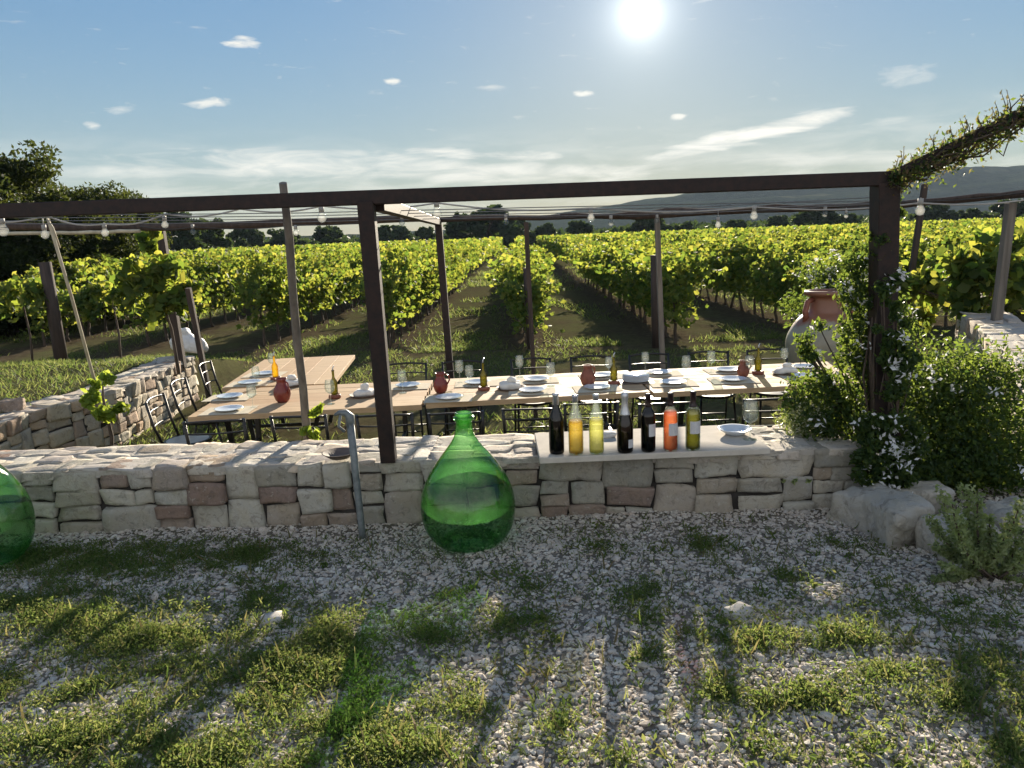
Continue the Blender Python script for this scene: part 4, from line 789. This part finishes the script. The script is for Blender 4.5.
# under-table greenery
bush('weed_clump', 'bright green weeds under the table left of the front pergola post', 'weeds', [(-1.25,5.2,-.45,.3,.15,.12,1)], 1300, .045, 'vine_leaf_pale', root=(-1.2,5.2,FLOOR), stems=False)
bush('weed_clump', 'bright green weeds growing under the table behind the demijohn', 'weeds', [(-.1,5.3,-.47,.55,.15,.10,1)], 1500, .04, 'vine_leaf_pale', root=(-.1,5.3,FLOOR), stems=False)
# climbing plant on the rising arm
e = empty('creeper', tuple(arm0), 'dry creeper tangled along the rising arm at the upper right', 'creeper'); P = []; m_ = MB(); tw = MB(); n = 3300
d_ = arm2-arm0
for _ in range(n): q = random.random(); s_q = math.sin(min(1, q*1.25)*math.pi*.9+.2); off = Vector((random.gauss(0,.02), random.gauss(0,.03), random.gauss(-.02,.028)*(.5+1.1*s_q))); P.append(d_*q+off)
v, f = leaves([tuple(p) for p in P[:1500]], .026, 'leaf'); obj_np('green_leaves', v, f, M['bush_leaf'], e); v, f = leaves([tuple(p) for p in P[1500:]], .024, 'leaf'); obj_np('dry_leaves', v, f, M['dry'], e)
for i in range(26):
    q = random.random(); p = d_*q; L = random.uniform(.05,.13) if i else .33; u_ = Vector((random.uniform(-.3,.5), random.uniform(-.3,.3), 1.0)) if i else Vector((.75,0,.8)); p = p if i else d_*.55; tw.tube([p, p+u_*L*.5+Vector((.01,0,0)), p+u_*L], [.0035,.0025,.0012], 4)
    lv = [tuple(p+u_*L*k) for k in (.5,.75,1)]; P2 = lv if i == 0 else P2+lv
v, f = leaves(P2, .022, 'leaf'); obj_np('twig_leaves', v, f, M['dry'], e)
for _ in range(9):
    p = [d_*(k/10)+Vector((random.gauss(0,.015), random.gauss(0,.03), random.gauss(-.04,.028))) for k in range(11)]; tw.tube(p, .004, 4)
tw.build('twigs', M['bark'], e)
# trellis wires at left
for k, (x, lb) in enumerate(((ROW0-PITCH*2,'thin trellis wires of the second vine row left of the alley'),)):
    m_ = MB()
    for z in (.0,.45): m_.tube([(x,16,z),(x+.3,33,z)], .004, 4)
    tag(m_.build('trellis_wire', M['wire']), lb, 'wire')
# ---------------------------------------------------------------- haze
m_ = MB(); m_.box((0,570,73), (3000,1780,160)); hz_o = m_.build('haze', (lambda t: t)(bpy.data.materials.new('haze_air'))); hm = hz_o.data.materials[0]; hm.use_nodes = True; nt = hm.node_tree; nt.nodes.clear()
oo = nt.nodes.new('ShaderNodeOutputMaterial'); pv = nt.nodes.new('ShaderNodeVolumePrincipled'); pv.inputs['Color'].default_value = (.62,.78,1,1); pv.inputs['Density'].default_value = 1.25e-4; pv.inputs['Anisotropy'].default_value = 0
nt.links.new(pv.outputs[0], oo.inputs['Volume']); tag(hz_o, None, None, kind='stuff')
# ---------------------------------------------------------------- world
SUN_EL, SUN_AZ = 14.4, 9.9
w = bpy.data.worlds.new('World'); sc.world = w; w.use_nodes = True; nt = w.node_tree; nt.nodes.clear()
t = NT.__new__(NT); t.t = nt; t.n = nt.nodes; t.m = None; t.out = nt.nodes.new('ShaderNodeOutputWorld')
sky = t.N('TexSky'); sky.sky_type = 'NISHITA'; sky.sun_disc = False; sky.sun_elevation = math.radians(SUN_EL); sky.sun_rotation = math.radians(SUN_AZ); sky.air_density = 1.0; sky.dust_density = .12; sky.ozone_density = 1.5; sky.altitude = 200
dirn = t.N('TexCoord').outputs['Generated']; vn = t.N('VectorMath', operation='NORMALIZE'); t.set(vn.inputs[0], dirn); dn = vn.outputs[0]
sp = t.N('SeparateXYZ'); t.set(sp.inputs[0], dn); az = t.math('ARCTAN2', sp.outputs[0], sp.outputs[1]); el = t.math('ARCSINE', sp.outputs[2])
mpv = t.N('CombineXYZ', X=t.math('MULTIPLY', az, 10), Y=t.math('MULTIPLY', el, 55), Z=0.0).outputs[0]; nz = t.noise(mpv, 1.0, 8, .6, .5)
mpv2 = t.N('CombineXYZ', X=t.math('MULTIPLY', az, 40), Y=t.math('MULTIPLY', el, 130), Z=3.0).outputs[0]; nz2 = t.noise(mpv2, 1.0, 6, .6, .3)
cl = None
def azel(px, py): d = ray(px, py); return math.atan2(d[0], d[1]), math.atan2(d[2], math.hypot(d[0], d[1]))
for (px, py, hw, hh, tilt, amp, fine) in ((755,134,125,9,.235,1.25,0),(742,144,34,3.5,.05,.8,0),(242,42,20,5,.05,.9,1),(207,103,24,6,.1,.75,1),(393,82,11,4,0,.85,1),(583,93,10,3.5,0,.8,1),(495,155,85,6,-.03,1.1,0),(300,165,190,14,.0,.8,0),(110,172,120,7,0,.55,0),(480,172,260,12,.0,.75,0),(885,121,30,4,.1,.5,0),(905,76,34,9,.1,.35,1),(850,158,150,9,.05,.5,0),(94,125,10,3.5,0,.7,1),(122,109,14,5,.4,.45,1),(678,117,9,3,0,.8,1),(490,88,18,3,0,.4,1),(-300,150,200,14,0,.8,0),(1300,110,200,14,0,.7,0)):
    A, E_ = azel(px, py); A2, E2 = azel(px+hw, py-hw*tilt); da = t.math('SUBTRACT', az, A); de = t.math('SUBTRACT', el, E_); ang = math.atan2(E2-E_, A2-A); L = math.hypot(E2-E_, A2-A); Wd = hh/F
    u_ = t.math('ADD', t.math('MULTIPLY', da, math.cos(ang)/L), t.math('MULTIPLY', de, math.sin(ang)/L)); v_ = t.math('ADD', t.math('MULTIPLY', da, -math.sin(ang)/Wd), t.math('MULTIPLY', de, math.cos(ang)/Wd))
    r2 = t.math('ADD', t.math('MULTIPLY', u_, u_), t.math('MULTIPLY', v_, v_)); m_ = t.mapr(r2, 0, 1.6, 1, 0)
    k = t.math('MULTIPLY', t.mapr(t.math('ADD', m_, t.mapr(nz2 if fine else nz, .3, .7, -.6, .5)), .35, 1.15), amp); cl = k if cl is None else t.math('MAXIMUM', cl, k)
band = t.math('MULTIPLY', t.mapr(nz, .42, .75), t.math('MULTIPLY', t.mapr(el, .015, .05), t.mapr(el, .14, .07))); cl = t.math('MAXIMUM', cl, t.math('MULTIPLY', band, .55)); cl = t.math('MINIMUM', cl, 1.0)
se, sa = math.radians(SUN_EL), math.radians(SUN_AZ); SD = (math.sin(sa)*math.cos(se), math.cos(sa)*math.cos(se), math.sin(se))
dp = t.N('VectorMath', operation='DOT_PRODUCT'); t.set(dp.inputs[0], dn); dp.inputs[1].default_value = SD; ang = t.math('ARCCOSINE', t.math('MINIMUM', dp.outputs['Value'], .999999))
hs = t.N('HueSaturation', Saturation=1.22, Value=.88); t.set(hs.inputs['Color'], sky.outputs[0])
bw = t.N('RGBToBW'); t.set(bw.inputs[0], hs.outputs[0]); one = t.math('DIVIDE', 1.0, t.math('ADD', t.math('DIVIDE', bw.outputs[0], 3.0), 1.0)); vsx = t.N('VectorMath', operation='SCALE'); t.set(vsx.inputs[0], hs.outputs[0]); t.set(vsx.inputs['Scale'], one); skyc = t.mix(1.0, vsx.outputs[0], (.92,1.0,1.06), 'MULTIPLY')
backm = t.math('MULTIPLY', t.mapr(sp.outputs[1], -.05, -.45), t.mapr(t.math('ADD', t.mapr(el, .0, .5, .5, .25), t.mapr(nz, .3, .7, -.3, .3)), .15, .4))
skyc = t.mix(t.math('MULTIPLY', backm, .9), skyc, (6.3,6.3,6.3))   # unseen bright cloud added behind the camera to fill the foreground shade
skyc = t.mix(t.math('MULTIPLY', t.math('EXPONENT', t.math('MULTIPLY', t.math('MAXIMUM', el, 0.0), -1/.11)), .55), skyc, (2.75,2.72,2.45))
CLC = (4.9, 4.7, 4.2); col = t.mix(cl, skyc, CLC)
def addc(c, fac, rgb): return t.mix(1.0, c, t.mix(fac, (0,0,0), rgb), 'ADD')
g1 = t.math('EXPONENT', t.math('MULTIPLY', t.math('MULTIPLY', ang, ang), -1/(.0095**2))); g2 = t.math('EXPONENT', t.math('MULTIPLY', ang, -1/.018))
col = addc(col, t.math('MULTIPLY', g1, 1.0), (24,23,20)); col = addc(col, g2, (8,8,7.6))
g3 = t.math('EXPONENT', t.math('MULTIPLY', ang, -1/.10)); col = addc(col, g3, (1.1,1.1,1.02))
SKYS = .075
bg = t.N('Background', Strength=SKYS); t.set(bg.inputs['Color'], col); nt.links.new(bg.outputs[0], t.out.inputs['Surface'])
# sun
L = bpy.data.lights.new('sun', 'SUN'); L.energy = 5.0; L.angle = math.radians(.55); L.color = (1, .88, .70); so = bpy.data.objects.new('sun', L); COL.objects.link(so)
so.rotation_euler = Vector((-SD[0], -SD[1], -SD[2])).to_track_quat('-Z', 'Y').to_euler(); so.location = (3, 20, 10)
# camera
cd = bpy.data.cameras.new('camera'); cam = bpy.data.objects.new('camera', cd); COL.objects.link(cam); cd.sensor_width = 36; cd.lens = F/1024*36; cd.clip_end = 6000; cd.clip_start = .05
Rm = Matrix((tuple(CR), tuple(CU), tuple(-f0))).transposed().to_4x4(); Rm.translation = (0, 0, EYE); cam.matrix_world = Rm; sc.camera = cam
vs = sc.view_settings; vs.view_transform = 'Standard'; vs.look = 'None'; vs.exposure = 1.55; vs.gamma = 1; vs.use_curve_mapping = False
cy = sc.cycles; cy.use_denoising = True; cy.max_bounces = 7; cy.diffuse_bounces = 3; cy.glossy_bounces = 3; cy.transmission_bounces = 4; cy.transparent_max_bounces = 16; cy.volume_bounces = 0; cy.sample_clamp_indirect = 6; cy.use_adaptive_sampling = True; cy.adaptive_threshold = .02; cy.caustics_reflective = False; cy.caustics_refractive = False
for o in list(bpy.data.objects):
    if '_used' in o: del o['_used']
